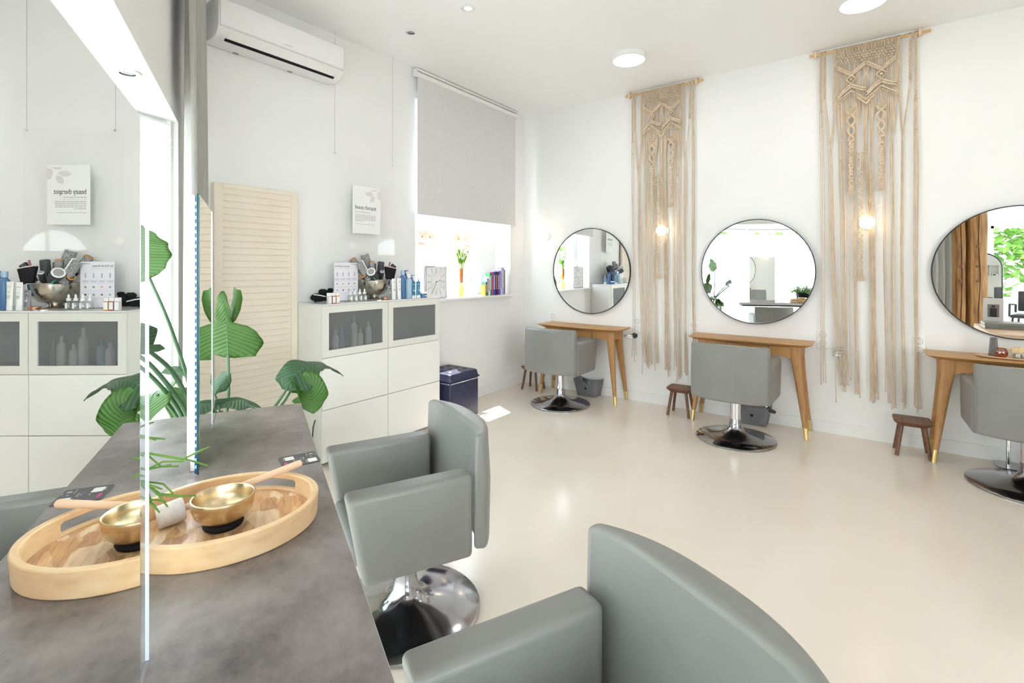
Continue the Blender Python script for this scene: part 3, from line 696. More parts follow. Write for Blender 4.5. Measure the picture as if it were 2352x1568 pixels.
for i in range(22):
    a = rnd.uniform(0, 2 * PI); e = rnd.uniform(.0, .8); L = rnd.uniform(.12, .27)
    d = Vector((.12 + math.cos(a) * e * .4, math.sin(a) * e * .3, 1)).normalized(); f.ball(d * L, rnd.uniform(.012, .022), 7)
    s_.tube([(0, 0, -.12), d * (L * .6), d * L], .0015, 4)
b.add([Vector((-.03, 0, .07)), Vector((-.10, 0, .17)), Vector((-.125, 0, .215)), Vector((-.088, 0, .15))], [(0, 1, 2, 3)])
s_.tube([(0, 0, -.12), (-.02, 0, .05), (-.10, 0, .17)], .002, 4)
b.build('leaves', gb, t, smooth=False); f.build('blossoms', fw, t); s_.build('stems', gb, t)
books = [('yellow', (.80, .48, .02), .115, .018, 'slim yellow paperback at the vase end of the row'),
 ('dkgreen', (.03, .13, .07), .15, .020, 'short dark green book next to the yellow one'),
 ('slate', (.16, .28, .36), .19, .020, 'slate blue book beside the short green one'),
 ('wht', (.82, .82, .82), .205, .030, 'white book with a red mark on its spine'),
 ('green', (.02, .22, .08), .255, .030, 'tall green book beside the pink one'),
 ('pink', (.62, .06, .28), .26, .026, 'tall magenta pink book in the row'),
 ('navyblue', (.05, .05, .30), .258, .034, 'indigo book beside the pink one'),
 ('black', (.015, .012, .05), .262, .040, 'thick near-black book with orange spine lettering'),
 ('violet', (.09, .03, .26), .262, .030, 'dark violet book beside the near-black one'),
 ('lilac', (.28, .19, .55), .275, .028, 'lilac book beside the dark violet one'),
 ('offwhite', (.74, .75, .80), .29, .022, 'thin off-white book with dark spine letters'),
 ('sky', (.34, .42, .72), .31, .036, 'tallest pale blue book near the end of the row'),
 ('brown', (.24, .14, .07), .285, .020, 'thin brown book at the corner end of the row')]
x = 4.222
for nm, c_, h, w, lb in books:
    w *= .88; t = thing('book', lb, 'book', (x + w / 2, 3.50, ZS), math.radians(-24), 'books on the window sill')
    m_ = colour('book_' + nm, c_, .45); d_ = .055
    b = MB(); b.box(-w / 2, w / 2, -d_, -d_ + .003, 0, h); b.box(-w / 2, -w / 2 + .0022, -d_, d_, 0, h); b.box(w / 2 - .0022, w / 2, -d_, d_, 0, h)
    b.build('cover', m_, t, smooth=False)
    MB().box(-w / 2 + .0024, w / 2 - .0024, -d_ + .004, d_ - .004, .003, h - .004).build('pages', M['paper'], t, smooth=False)
    b = MB(); z = h * .25
    while z < h * .85:
        l = rnd.uniform(.008, .018); b.box(-w * .18, w * .18, -d_ - .0004, -d_, z, z + l); z += l + .004
    if nm not in ('yellow', 'pink', 'brown'):
        b.build('spine_print', colour('ink_' + nm, {'black': (.75, .25, .04), 'wht': (.6, .03, .03), 'offwhite': (.05, .05, .08)}.get(nm, (.7, .7, .7)), .6), t, smooth=False)
    x += w / math.cos(math.radians(24)) + .002
# ================================================================ ROUND MIRRORS
def round_mirror(y, label, yaw=0, first=[None]):
    xm = A - .018 - abs(yaw) * .47
    if first[0] is None:
        t = thing('round_mirror', label, 'mirror', (xm, y, 1.37), 0, 'round wall mirrors')
        R_m = Matrix.Rotation(-PI / 2, 4, 'Y')           # local +z -> -X (into the room)
        prof = [(.472, 0)] + [(r, .006 + .0025 * (1 - (r / .472) ** 2)) for r in (.472, .40, .32, .24, .16, .08)] + [(0, .0085)]
        MB().lathe(prof, 96, R_m).build('mirror_glass', M['mirror'], t)
        b = MB(); b.lathe([(.4715, -.010), (.479, -.010), (.479, .012), (.4715, .012), (.4715, -.010)], 96, R_m, False, False)
        b.build('frame', M['blackmetal'], t)
        first[0] = t; t.rotation_euler = (0, 0, yaw); return t
    return dup(first[0], (xm, y, 1.37), yaw, label)
round_mirror(2.552, 'round black-rimmed mirror nearest the window corner', YAW1)
round_mirror(.868, 'round black-rimmed mirror between the two macrame hangings', YAW2)
round_mirror(-.838, 'round black-rimmed mirror cut by the edge of the frame, showing wooden posts', YAW3)
round_mirror(-2.52, 'round black-rimmed mirror beyond the frame, beside the white wall shelf', 0)

# ================================================================ CONSOLES
def console(y, label, first=[None]):
    if first[0] is not None: return dup(first[0], (4.79, y, 0), 0, label)
    t = thing('console_table', label, 'console table', (4.79, y, 0), 0, 'oak styling consoles')
    def outl(k):      # plan outline, bowed front, k = inset
        pts = [(.172, -.495 + k), (.172, .495 - k)]
        for i in range(13):
            s = i / 12; yy = (.495 - k) * (1 - 2 * s)
            pts.append((-.125 - .05 * math.sin(PI * s) ** .8 + k * .8, yy))
        return pts
    b = MB(); b.rings([[Vector((x, yy, z)) for x, yy in outl(k)] for k, z in ((.055, .742), (.012, .762), (.0, .768), (.003, .775))])
    b.build('tabletop', M['oak'], t, bevel=.0015)
    b = MB()
    for s in (-1, 1):     # side aprons
        b.box(-.075, .145, s * .40 - .009, s * .40 + .009, .655, .742)
    b.box(.13, .148, -.40, .40, .655, .742)
    n = 16; top = []; bot = []
    for i in range(n + 1):
        yy = -.40 + .80 * i / n
        top.append(Vector((-.085, yy, .742))); bot.append(Vector((-.085, yy, .662 - .045 * max(0, abs(yy) - .28) / .12)))
    for i in range(n):
        p = [bot[i], bot[i + 1], top[i + 1], top[i]]
        b.rings([p, [q + Vector((.018, 0, 0)) for q in p]])
    b.build('apron', M['oakdark'], t)
    d = MB().box(-.0895, -.0855, -.165, .165, .668, .738).build('drawer', M['oakdark'], t, bevel=.001)
    b = MB()
    for yy in (-.168, .168): b.box(-.0875, -.085, yy - .0015, yy + .0015, .663, .741)
    b.build('shadow_gap', M['blackmat'], d, smooth=False)
    for sx in (-1, 1):
        for sy in (-1, 1):
            fx, fy = (-.128 if sx < 0 else .155), sy * .456
            tx, ty = (-.055 if sx < 0 else .118), sy * .365
            def sec(q, w, d_):
                cx, cy = tx + (fx - tx) * q, ty + (fy - ty) * q
                return [Vector((cx + px, cy + py, .742 * (1 - q))) for px, py in rrect(d_, w, min(w, d_) * .35, 3)]
            q1 = .875
            l = MB().rings([sec(0, .115, .06), sec(.12, .085, .056), sec(.25, .07, .052), sec(.6, .05, .042), sec(q1, .034, .034)]).build('leg', M['oakleg'], t)
            MB().rings([sec(q1, .035, .035), sec(1, .027, .027)]).build('brass_ferrule', M['brass'], l)
    first[0] = t; return t
console(2.57, 'oak console table under the mirror nearest the window corner')
console(.893, 'oak console table under the mirror between the macrame hangings')
console(-.81, 'oak console table with tray and amber glass at the frame edge')

# ================================================================ SALON CHAIRS
def chair_parts(t, zoff):
    zo = zoff
    MB().lathe([(.300, 0), (.306, .004), (.306, .010), (.298, .016), (.20, .030), (.12, .046), (.075, .068), (.052, .10), (.045, .14), (.043, .165)], 56).build('base_plate', M['steel'], t)
    MB().lathe([(.041, .160), (.041, .345 + zo), (.0, .345 + zo)], 28, cap0=True).build('column', M['chrome'], t)
    MB().box(-.20, .14, -.17, .17, .335 + zo, .362 + zo).build('seat_frame', M['black'], t, bevel=.004)
    MB().box(-.255, .19, -.199, .199, .365 + zo, .455 + zo).build('seat', M['vinyl'], t, bevel=.028, seg=4)
    for s in (-1, 1):
        pts = [(-.278, .655), (-.222, .347), (.178, .347), (.178, .66)]
        y0, y1 = (.202, .296) if s > 0 else (-.296, -.202)
        b = MB().rings([[Vector((x, yy, z + zo)) for x, z in pts] for yy in (y0, y1)])
        b.build('armrest', M['vinyl'], t, bevel=.020, seg=4)
    rows = []; ny = 24
    for i in range(ny + 1):
        s = -1 + 2 * i / ny; y = .292 * s
        c_ = 1 - abs(s) ** 2.6
        xo = .238 + .086 * c_; xi = .178 + .048 * (1 - abs(s) ** 5)
        if abs(s) > .93: y = .292 * s
        rows.append([Vector((xi, y, .37 + zo)), Vector((xi, y, .60 + zo)), Vector((xi + .006, y, .80 + zo)), Vector((xo - .012, y, .80 + zo)), Vector((xo, y, .60 + zo)), Vector((xo - .006, y, .36 + zo))])
    MB().rings(rows).build('backrest', M['vinyl'], t, bevel=.027, seg=5)
    xs = lambda z: .3215 if z < .78 else .314
    seam = MB().tube([(.3215 - (.003 if z > .76 or z < .39 else 0), .06, z + zo) for z in (.385, .45, .6, .7, .765)], .0016, 5)
    seam.build('seam', M['grey'], t)
    MB().tube([(-.02, .10, .33 + zo), (-.05, .2, .30 + zo), (-.06, .235, .275 + zo)], .007, 8).build('pump_lever', M['chrome'], t)
def lever_grip(t, zo):
    MB().tube([(-.058, .225, .282 + zo), (-.062, .25, .258 + zo), (-.064, .285, .248 + zo)], [.011, .017, .012], 10).build('lever_grip', M['black'], t)
c1 = thing('salon_chair', 'grey salon chair at the console nearest the window corner', 'salon chair', (4.39, 2.603, 0), PI + .03, 'grey salon chairs at the consoles')
chair_parts(c1, 0); lever_grip(c1, 0)
dup(c1, (4.355, .912, 0), PI - .02, 'grey salon chair at the console between the two macrame hangings')
dup(c1, (4.452, -.800, 0), PI + .03, 'grey salon chair at the console cut by the frame edge')
ca = thing('salon_chair', 'grey salon chair at the far end of the stone-topped desk, seen side on', 'salon chair', (1.370, 1.548, 0), RZ_D, 'grey salon chairs at the desk')
chair_parts(ca, -.03)
dup(ca, (.790, .392, 0), RZ_D, 'grey salon chair closest to the camera, cropped at the bottom')

# ================================================================ STOOLS AND FOOT BLOCKS
def stool(x, y, rz, label, first=[None]):
    if first[0] is not None: return dup(first[0], (x, y, 0), rz, label)
    t = thing('wooden_stool', label, 'stool', (x, y, 0), rz, 'small walnut stools')
    b = MB(); b.rings([[Vector((px, py, z)) for px, py in rrect(.20 * k, .23 * k, .03 * k, 4)] for k, z in ((.72, .222), (.97, .247), (1, .252), (1, .26), (.985, .265))])
    b.build('seat', M['walnut'], t)
    for sx in (-1, 1):
        for sy in (-1, 1):
            MB().tube([(sx * .058, sy * .066, .232), (sx * .088, sy * .098, .0015)], [.0145, .0125], 10).build('leg', M['walnutleg'], t)
    first[0] = t; return t
stool(4.76, 3.185, .04, 'walnut stool behind the chair nearest the window corner')
stool(4.76, 1.485, .02, 'walnut stool half hidden by the chair between the macrame hangings')
stool(4.775, -.238, .05, 'walnut stool standing free under the larger macrame hanging')
def footblock(y, label, first=[None]):
    if first[0] is not None: return dup(first[0], (4.885, y, 0), 0, label)
    t = thing('footrest_block', label, 'footrest', (4.885, y, 0), 0, 'grey concrete foot blocks')
    rows = []
    for i in range(15):
        s = -1 + i / 7.0
        yb, yt = .108 * s, .146 * s; zt = .19 - .030 * (1 - s * s)
        rows.append([Vector((-.072, yb, .001)), Vector((.066, yb, .001)), Vector((.066, yt, zt)), Vector((-.105, yt, zt))])
    MB().rings(rows).build('block', M['concrete'], t, bevel=.004)
    p = Vector((-.0895, 0, .092)); nn = Vector((-1, 0, -.2)).normalized()
    MB().lathe([(0, -.004), (.014, -.004), (.014, .0015), (0, .0015)], 16, Matrix.Translation(p) @ rotto(nn)).build('round_hole', M['blackmat'], t)
    first[0] = t; return t
footblock(2.525, 'grey concrete foot block with a round hole under the corner console')
footblock(.87, 'grey concrete foot block behind the chair between the macrame hangings')
t = thing('metal_footrest', 'chrome footrest on a rounded floor plate under the console at the frame edge', 'footrest', (4.865, -.865, 0))
MB().prism(rrect(.19, .33, .05, 5), .001, .014).build('floor_plate', M['steel'], t, bevel=.003)
MB().tube([(-.03, .10, .012), (-.03, .10, .22)], .013, 12).build('post', M['chrome'], t)
MB().tube([(-.03, .16, .22), (-.03, -.16, .22)], .013, 12).build('foot_bar', M['chrome'], t)

# ================================================================ MACRAME
def macrame(y, label, seed):
    r = random.Random(seed)
    t = thing('macrame_hanging', label, 'wall hanging', (4.945, y, 0), 0)
    ZR = 3.225
    # local y = +.40 (left in the photo) .. -.40
    S = lambda s: .40 - s
    MB().tube([(0, .40, ZR), (0, .13, ZR + .002), (0, -.14, ZR - .001), (0, -.40, ZR)], .0115, 10).build('rod', M['bamboo'], t)
    for s in (.043, .735):
        h = MB().box(-.012, .028, S(s) - .010, S(s) + .010, ZR - .022, ZR + .034).build('wall_bracket', M['beech'], t, bevel=.003)
    # knotted panel
    b = MB(); nC = 38; s0, s1 = .195, .595
    def px_(s, z):
        d = 0
        for c0, w in ((.36, -1), (.43, 1)):
            pass
        if .335 < s < .455:
            g = math.exp(-((z - 2.985) / .05) ** 2)
            d += (.395 - s) * .62 * g if .365 < s < .425 else ((.34 - s) * .35 * g if s <= .365 else (.45 - s) * .35 * g)
        return s + d
    zig = lambda s: 2.83 - .075 * abs(((s - s0) / (s1 - s0) * 2) % 1 - .5) * 2 * (-1) - .03
    for i in range(nC):
        s = s0 + (s1 - s0) * (i + .5) / nC
        zb = 2.76 + .07 * (1 - abs((((s - s0) / (s1 - s0)) * 2) % 1 - .5) * 2)
        zs = [ZR + .012, ZR - .06, 3.10, 3.04, 2.985, 2.93, 2.86, zb]
        q = [(-.010 + r.uniform(-.003, .002), S(px_(s, z)), z) for z in zs]
        tgt = min((.212, .232, .262, .318, .332, .392, .432, .515, .528, .556, .575), key=lambda v: abs(v - s))
        for fz, fs_ in ((zb - .06, .12), (zb - .13, .45), (zb - .22, .85), (zb - .30, 1.0)): q.append((-.009 + r.uniform(-.003, .002), S(s + (tgt - s) * fs_), fz))
        b.tube(q, .0034, 5)
        if i % 2 == 0: b.tube([(.012, S(s), ZR - .01), (.0, S(s), ZR + .0155), (-.013, S(s), ZR), (-.013, S(s), ZR - .05)], .0055, 5)
    b.build('knotted_panel', M['cord'], t)
    b = MB()
    for row in range(4):
        for i in range(18):
            s = s0 + .012 + (s1 - s0 - .024) * (i + .5 * (row % 2)) / 17.5
            b.ball((-.018, S(s), ZR - .062 - row * .021), .0095, 6, (.7, 1, .9))
    k0, k1, km = s0 + .005, s1 - .005, (s0 + s1) / 2
    def ridge(pts, dbl=1):
        for j in range(dbl):
            b.tube([(-.024, S(s), z - j * .019) for s, z in pts], .0078, 6)
    c0, c1_ = s0 + (s1 - s0) * .25, s0 + (s1 - s0) * .75
    zt = ZR - .145
    for cx in (c0, c1_):
        ridge([(cx - .095, zt), (cx - .05, zt - .035), (cx, zt - .075)], 2); ridge([(cx + .095, zt), (cx + .05, zt - .035), (cx, zt - .075)], 2)
        # little diamonds
        for dz in (.092,):
            for q in range(2):
                o_ = .008 * q
                b.tube([(-.024, S(cx), zt - dz + .01 - o_), (-.026, S(cx + .032), zt - dz - .030), (-.021, S(cx), zt - dz - .070 + o_), (-.021, S(cx - .032), zt - dz - .030), (-.021, S(cx), zt - dz + .01 - o_)], .0074, 6)
            b.ball((-.02, S(cx), zt - dz - .03), .014, 8, (.6, 1, 1))
        ridge([(cx, zt - .165), (cx - .05, zt - .205), (cx - .096, zt - .255)], 2); ridge([(cx, zt - .165), (cx + .05, zt - .195), (cx + .1, zt - .215)], 2)
        for sg in (-1, 1):
            for q in range(7):
                s_ = cx + sg * (.012 + q * .0135); b.ball((-.018, S(s_), 2.835 - q * .0105), .0085, 6)
    ridge([(s0 + .004, 2.79), (c0, 2.862), (km, 2.775), (c1_, 2.862), (s1 - .004, 2.79)], 1)
    ridge([(km - .06, 2.80), (km, 2.745), (km + .06, 2.80)], 1); ridge([(km - .03, 2.765), (km, 2.735), (km + .03, 2.765)], 1)
    b.build('knot_pattern', M['cord'], t)
    # twisted sinnets with tassels under the panel
    def braid(s, z0, z1, w, nm='braid', loops=True):
        b = MB(); n_ = int((z0 - z1) / .008)
        zl = z0 - (.25 if loops else 0)
        for ph in (0, PI):
            b.tube([(-.016 + .004 * math.cos(ph + i * .55), S(s + (.010 if (z0 - i * .008) < zl else .030 * abs(math.cos((z0 - i * .008 - z0) * PI / .083)) ** .8 * (1 - .4 * i * .008 / .25)) * (math.cos(ph + i * .55) if (z0 - i * .008) < zl else math.copysign(1, math.cos(ph)))), z0 - i * .008) for i in range(n_ + 1)], w * .5, 6)
        for q in range(int((z0 - z1 - (.25 if loops else 0)) / .028)):
            b.ball((-.02, S(s + .006 * (-1) ** q), zl - q * .028), w * .72, 6, (.7, 1.2, .8))
        for i in range(7):
            b.tube([(-.014, S(s + (i - 3) * .003), z1 + .01), (-.014 + r.uniform(-.004, .004), S(s + (i - 3) * .008), z1 - .075)], .0035, 5)
        if loops:
            for row in range(4):
                for i in range(4 - row // 2): b.ball((-.018, S(s + (i - 1.5) * .014 + .003 * row), z0 + .01 - row * .014), .0085, 6)
        b.build(nm, M['cord'], t)
    braid(c0, 2.70, 2.085, .018); braid(c1_ - .002, 2.71, 2.095, .018)
    braid(.362, 2.35, 1.37, .012, loops=False)
    # side cords that stay braided near the rod
    def cordset(pts, n_, rad=.0029, spread=.012, nm='fringe_cord', frayed=True):
        b = MB(); n_ = max(1, round(n_ * .68))
        for i in range(n_):
            ph = r.uniform(0, 6); o_ = (i - (n_ - 1) / 2) * spread / max(1, n_ - 1) * 2
            end = pts[-1][1] + r.uniform(-.03, .09)
            q = []
            for j, (s, z) in enumerate(pts):
                zz = end if j == len(pts) - 1 else z
                w = o_ * (1 if j < len(pts) - 1 else 1.6) + .0035 * math.sin(ph + j * 1.7)
                q.append((-.010 + .004 * math.sin(ph * 2 + j), S(s + w), zz))
            # add in-between points for a natural hang
            b.tube(q, rad, 5)
            if frayed: b.ball((q[-1][0], q[-1][1], q[-1][2]), .0062, 5)
        b.build(nm, M['cord'], t)
    def border(s, z0, z1):
        b = MB(); n_ = int((z0 - z1) / .012)
        for ph in (0, 2.1, 4.2): b.tube([(-.012 + .004 * math.cos(ph + i * .8), S(s + .007 * math.sin(ph + i * .8)), z0 - i * .012) for i in range(n_ + 1)], .0045, 5)
        for dz in (0, .02): b.tube([(.012, S(s - .006 + dz * .6), ZR - .01), (0, S(s - .006 + dz * .6), ZR + .0155), (-.013, S(s - .006 + dz * .6), ZR), (-.012, S(s), ZR - .04)], .005, 5)
        b.build('border_braid', M['cord'], t)
    for s, z1 in ((.085, 2.72), (.112, 2.82), (.183, 2.70), (.605, 2.75), (.675, 2.86), (.708, 2.70)): border(s, ZR - .01, z1)
    zz = .40
    cordset([(.085, 2.74), (.092, 2.2), (.100, 1.4), (.098, .9), (.100, zz + .02)], 5)
    cordset([(.112, 2.83), (.150, 2.35), (.160, 1.5), (.20, .70), (.232, zz)], 5, spread=.010)
    cordset([(.183, 2.72), (.158, 2.38), (.176, 1.5), (.215, .72), (.245, zz - .02)], 5, spread=.008)
    cordset([(.215, 2.78), (.222, 2.3), (.238, 1.5), (.246, .8), (.262, zz)], 6, spread=.012)
    cordset([(.255, 2.72), (.262, 2.2), (.268, 1.4), (.272, .8), (.275, zz)], 4, spread=.012)
    cordset([(.325, 2.76), (.318, 2.2), (.322, 1.4), (.333, .8), (.336, zz - .03)], 8, spread=.010)
    cordset([(.385, 2.72), (.392, 2.3), (.425, 1.8), (.436, 1.0), (.445, zz - .06)], 9, spread=.013)
    cordset([(.425, 2.74), (.432, 2.2), (.442, 1.6), (.452, .9), (.458, zz - .06)], 7, spread=.011)
    cordset([(.515, 2.75), (.513, 2.2), (.518, 1.4), (.525, .8), (.535, zz - .05)], 5, spread=.008)
    cordset([(.555, 2.76), (.562, 2.25), (.564, 1.5), (.568, .8), (.570, zz - .10)], 8, spread=.012)
    cordset([(.605, 2.76), (.625, 2.45), (.622, 1.6), (.628, .9), (.632, zz - .10)], 4, spread=.006)
    cordset([(.675, 2.87), (.632, 2.47), (.628, 1.6), (.634, .8), (.640, zz - .12)], 3, spread=.004)
    cordset([(.708, 2.72), (.712, 2.2), (.706, 1.4), (.712, .8), (.720, zz - .14)], 7, spread=.011)
    cordset([(.19, .62), (.192, .28)], 1, spread=0)
    b = MB()
    for s, z in ((.085, 2.60), (.152, 2.46), (.222, 2.30), (.22, 2.02), (.318, 2.25), (.425, 2.2), (.562, 2.33), (.568, 2.08), (.628, 2.46), (.398, 1.95), (.712, 2.48)):
        b.ball((-.014, S(s), z), .009, 6, (1, 1.1, 1))
    b.build('loose_knots', M['cord'], t)
    return t
macrame(1.727, 'beige macrame hanging between the two left mirrors, the farther one', 3)
macrame(.040, 'beige macrame hanging by the frame edge, the nearer and larger-looking one', 5)

# ================================================================ WALL LAMPS, SOCKETS, HOLDERS
def sconce(y, z, label, first=[None]):
    if first[0] is not None: return dup(first[0], (A, y, z), 0, label)
    t = thing('globe_sconce', label, 'wall lamp', (A, y, z), 0, 'small globe wall lamps')
    R_m = Matrix.Rotation(-PI / 2, 4, 'Y')
    MB().lathe([(0, 0.001), (.048, .001), (.048, .026), (.040, .032), (.030, .036), (.030, .06), (0, .06)], 28, R_m).build('lamp_base', M['white'], t)
    MB().ball((-.105, 0, 0), .052, 24).build('globe', M['bulb'], t)
    first[0] = t; return t
sconce(1.713, 1.78, 'small glowing globe lamp on the farther macrame hanging')
sconce(.036, 1.767, 'small glowing globe lamp on the nearer macrame hanging')
sconce(3.128, 1.783, 'small globe lamp washed out on the wall by the window corner')
sconce(-1.66, 1.78, 'small globe lamp beyond the frame, past the mirror with posts')
def socket(y, z, label, first=[None]):
    if first[0] is not None: return dup(first[0], (A, y, z), 0, label)
    t = thing('double_socket', label, 'power socket', (A, y, z), 0, 'white double wall sockets')
    MB().box(-.011, -.001, -.041, .041, -.077, .077).build('cover_plate', M['white'], t, bevel=.003)
    R_m = Matrix.Rotation(-PI / 2, 4, 'Y')
    for dz in (-.036, .036):
        T_ = Matrix.Translation((-.011, 0, dz)) @ R_m
        o = MB().lathe([(.024, 0), (.026, .0012), (.0275, 0)], 24, T_, False, False).build('outlet', M['greyink'], t)
        b = MB()
        for py, pz in ((-.0095, 0), (.0095, 0), (0, .019), (0, -.019)): b.ball((-.0115, py, dz + pz), .0034, 6, (.5, 1, 1))
        b.build('pin_holes', M['black'], o)
    first[0] = t; return t
socket(3.05, .80, 'double socket above the far left end of the corner console')
socket(2.008, .802, 'double socket at the table end beside the farther macrame hanging')
socket(1.425, .805, 'double socket above the left end of the console between the hangings')
socket(.345, .797, 'double socket between the console end and the nearer macrame hanging')
socket(-.288, .797, 'double socket behind the last cords of the nearer macrame hanging')
t = thing('hair_dryer_holder', 'chrome spiral hair dryer ring on the wall among the macrame cords', 'holder', (A, .235, .68))
MB().tube([(-.07 + .045 * math.cos(a), .045 * math.sin(a), -.012 + .004 * a) for a in [i * .35 for i in range(54)]] , .0028, 6).build('spiral', M['chrome'], t)
MB().box(-.03, -.001, -.02, .02, -.02, .03).build('wall_plate', M['chrome'], t, bevel=.004)
t = thing('hair_dryer_holder', 'black and chrome hair dryer hook below the socket at the corner console', 'holder', (A, 2.03, .69))
MB().lathe([(0, .0), (.028, .0), (.028, .03), (.022, .045), (0, .045)], 18, Matrix.Translation((-.001, 0, 0)) @ Matrix.Rotation(-PI / 2, 4, 'Y')).build('wall_plate', M['black'], t)
b = MB(); b.tube([(-.04, .0, 0), (-.06, .06, .004), (-.055, .10, 0)], .004, 6); b.tube([(-.04, .0, -.015), (-.06, .06, -.012), (-.055, .10, -.01)], .004, 6)
b.build('hook', M['chrome'], t)

# ================================================================ ON THE CONSOLE AT THE FRAME EDGE
zc = .7755
t = thing('serving_tray', 'flat oval wooden tray on the console at the frame edge', 'tray', (4.78, -.80, zc))
b = MB(); b.rings([[Vector((.085 * k * math.cos(a), .215 * k * math.sin(a), z)) for a in [i * 2 * PI / 40 for i in range(40)]] for k, z in ((.86, 0), (.97, .006), (1, .014), (.98, .015), (.90, .008))])
b.build('tray_body', M['beech'], t)
t = thing('amber_glass', 'round amber glass tumbler on the oval tray', 'glass', (4.745, -.715, zc + .0085))
MB().lathe([(.020, 0), (.032, .012), (.036, .03), (.031, .052), (.026, .064), (.024, .064), (.029, .05), (.033, .03), (.028, .012), (0, .006)], 28).build('tumbler', M['amber'], t)
MB().lathe([(.0, .008), (.029, .012), (.0325, .026), (0, .026)], 24).build('honey_liquid', mat('amber_liquid', (.55, .20, .005), .15), t)
t = thing('smoked_vase', 'tall narrow smoky faceted glass behind the amber tumbler', 'vase', (4.815, -.688, zc + .0085), .3)
MB().lathe([(.028, 0), (.028, .002), (.019, .125), (.017, .125), (.024, .006), (0, .005)], 6).build('faceted_glass', M['smoked'], t, smooth=False)
t = thing('rose_head', 'cream rose bloom in a small glass on the oval tray', 'flower', (4.765, -.80, zc + .0085))
b = MB(); pc = colour('cream_petal', (.80, .62, .36), .7)
for k_ in range(4):
    for i in range(7):
        a = i * 2 * PI / 7 + k_ * .5; rr = .012 + .0075 * k_
        b.ball((rr * math.cos(a), rr * math.sin(a), .05 + .004 * (3 - k_)), .014, 6, (1, 1, 1.2))
b.build('petals', pc, t)
MB().lathe([(.022, 0), (.026, .008), (.022, .030), (.020, .030), (.023, .008), (0, .004)], 20).build('small_glass', M['bottleglass'], t)
t = thing('folded_cloth', 'dark slate rolled cloth on the oval tray', 'cloth', (4.765, -.915, zc + .0087))
MB().box(-.04, .04, -.068, .068, 0, .042).build('cloth_roll', noisy('slate_cloth', [(.3, (.06, .075, .085)), (.7, (.10, .12, .13))], nscale=60, rough=.9), t, bevel=.018, seg=4)
# ================================================================ DESK  (local x = N, local y = U)
ZD = .79
t = thing('styling_desk', 'long double-sided desk with a grey stone-look top', 'desk', D(-.148, 1.30), RZ_D)
MB().box(-.33, .33, -1.12, 1.122, .752, ZD).build('desktop', M['stone'], t, bevel=.0015)
b = MB()
for x in (-.331, .329): b.box(x, x + .002, -1.12, 1.122, .7525, ZD - .0022)
b.build('edge_band', mat('pale_edge_band', (.62, .62, .64), .35), t, smooth=False)
for y in (-1.06, 1.07):
    g_ = MB().box(-.30, .30, y - .008, y + .008, .002, .751).build('glass_end_panel', glassy('panel_glass', (.86, .95, .95), .86), t, smooth=False)
MB().box(-.02, .02, -1.05, 1.06, .70, .751).build('support_beam', M['blackmetal'], t, smooth=False)
MB().box(.0, .0012, .96, 1.121, ZD, ZD + .0004).build('top_joint', M['blackmat'], t, smooth=False)

# desk mirrors
def desk_mirror(u0, u1, label, yaw=0, first=[None]):
    uc = (u0 + u1) / 2; L = u1 - u0
    if first[0] is not None: return dup(first[0], D(-.148, uc, ZD), RZ_D + yaw, label)
    t = thing('desk_mirror', label, 'mirror', D(-.148, uc, ZD), RZ_D + yaw, 'lit mirrors on the desk')
    h = .830; e = .032; ef = .062; y0, y1 = -L / 2, L / 2
    MB().box(-.0045, -.0005, y0 + e, y1 - ef, .001, h).build('mirror_face', M['mirror'], t, smooth=False)
    MB().box(-.0305, -.0265, y0 + e, y1 - ef, .001, h).build('mirror_face', M['mirror'], t, smooth=False)
    MB().box(-.026, -.005, y0 + e + .004, y1 - ef - .004, .001, h - .004).build('core_frame', M['white'], t, smooth=False)
    for ya, yb, s in ((y0, y0 + e - .0005, -1), (y1 - ef + .0005, y1, 1)):
        MB().box(-.0050, .0000, ya, yb, .001, h).build('clear_edge', M['edgeglass'], t, smooth=False)
        ye = ya if s < 0 else yb
        MB().box(-.0052, -.0002, min(ye, ye + s * .0008), max(ye, ye + s * .0008), .001, h).build('glass_rim', M['greenedge'] if s < 0 else M['edgeglow'], t, smooth=False)
        if s < 0:
            yi = y0 + e if s < 0 else y1 - ef
            yi = ye
            b = MB().box(-.0110, -.0056, min(yi, yi - s * .003), max(yi, yi - s * .003), .004, h - .006)
            lb = b.build('led_tape', colour('led_tape_blue', (.03, .10, .28), .3), t, smooth=False)
            b = MB()
            for i in range(38):
                z = .02 + i * .021; b.box(-.0098, -.0068, min(yi, yi + s * .0006), max(yi, yi + s * .0006), z, z + .009)
            b.build('led_points', M['leddot'], lb, smooth=False)
        if s < 0: MB().box(-.0295, -.0135, ya, yb - .002, .05, h - .004).build('led_diffuser', M['led'], t, smooth=False)
    first[0] = t; return t
desk_mirror(1.717, 2.247, 'lit frameless mirror at the far end of the desk, seen nearly edge on', .0)
desk_mirror(.410, .940, 'lit frameless mirror at the near left, filling the picture edge', -.005)

# ================================================================ TRAY, BOWL, MALLET, CARD
t = thing('oval_tray', 'oval wooden tray with a handle slot and patchwork base on the desk', 'tray', D(-.063, 1.340, ZD + .0006), RZ_D)
aX, aY = .201, .178
def ell(k, z, n_=72, dx=0): return [Vector(((aX - k) * math.cos(2 * PI * i / n_), (aY - k) * math.sin(2 * PI * i / n_), z)) for i in range(n_)]
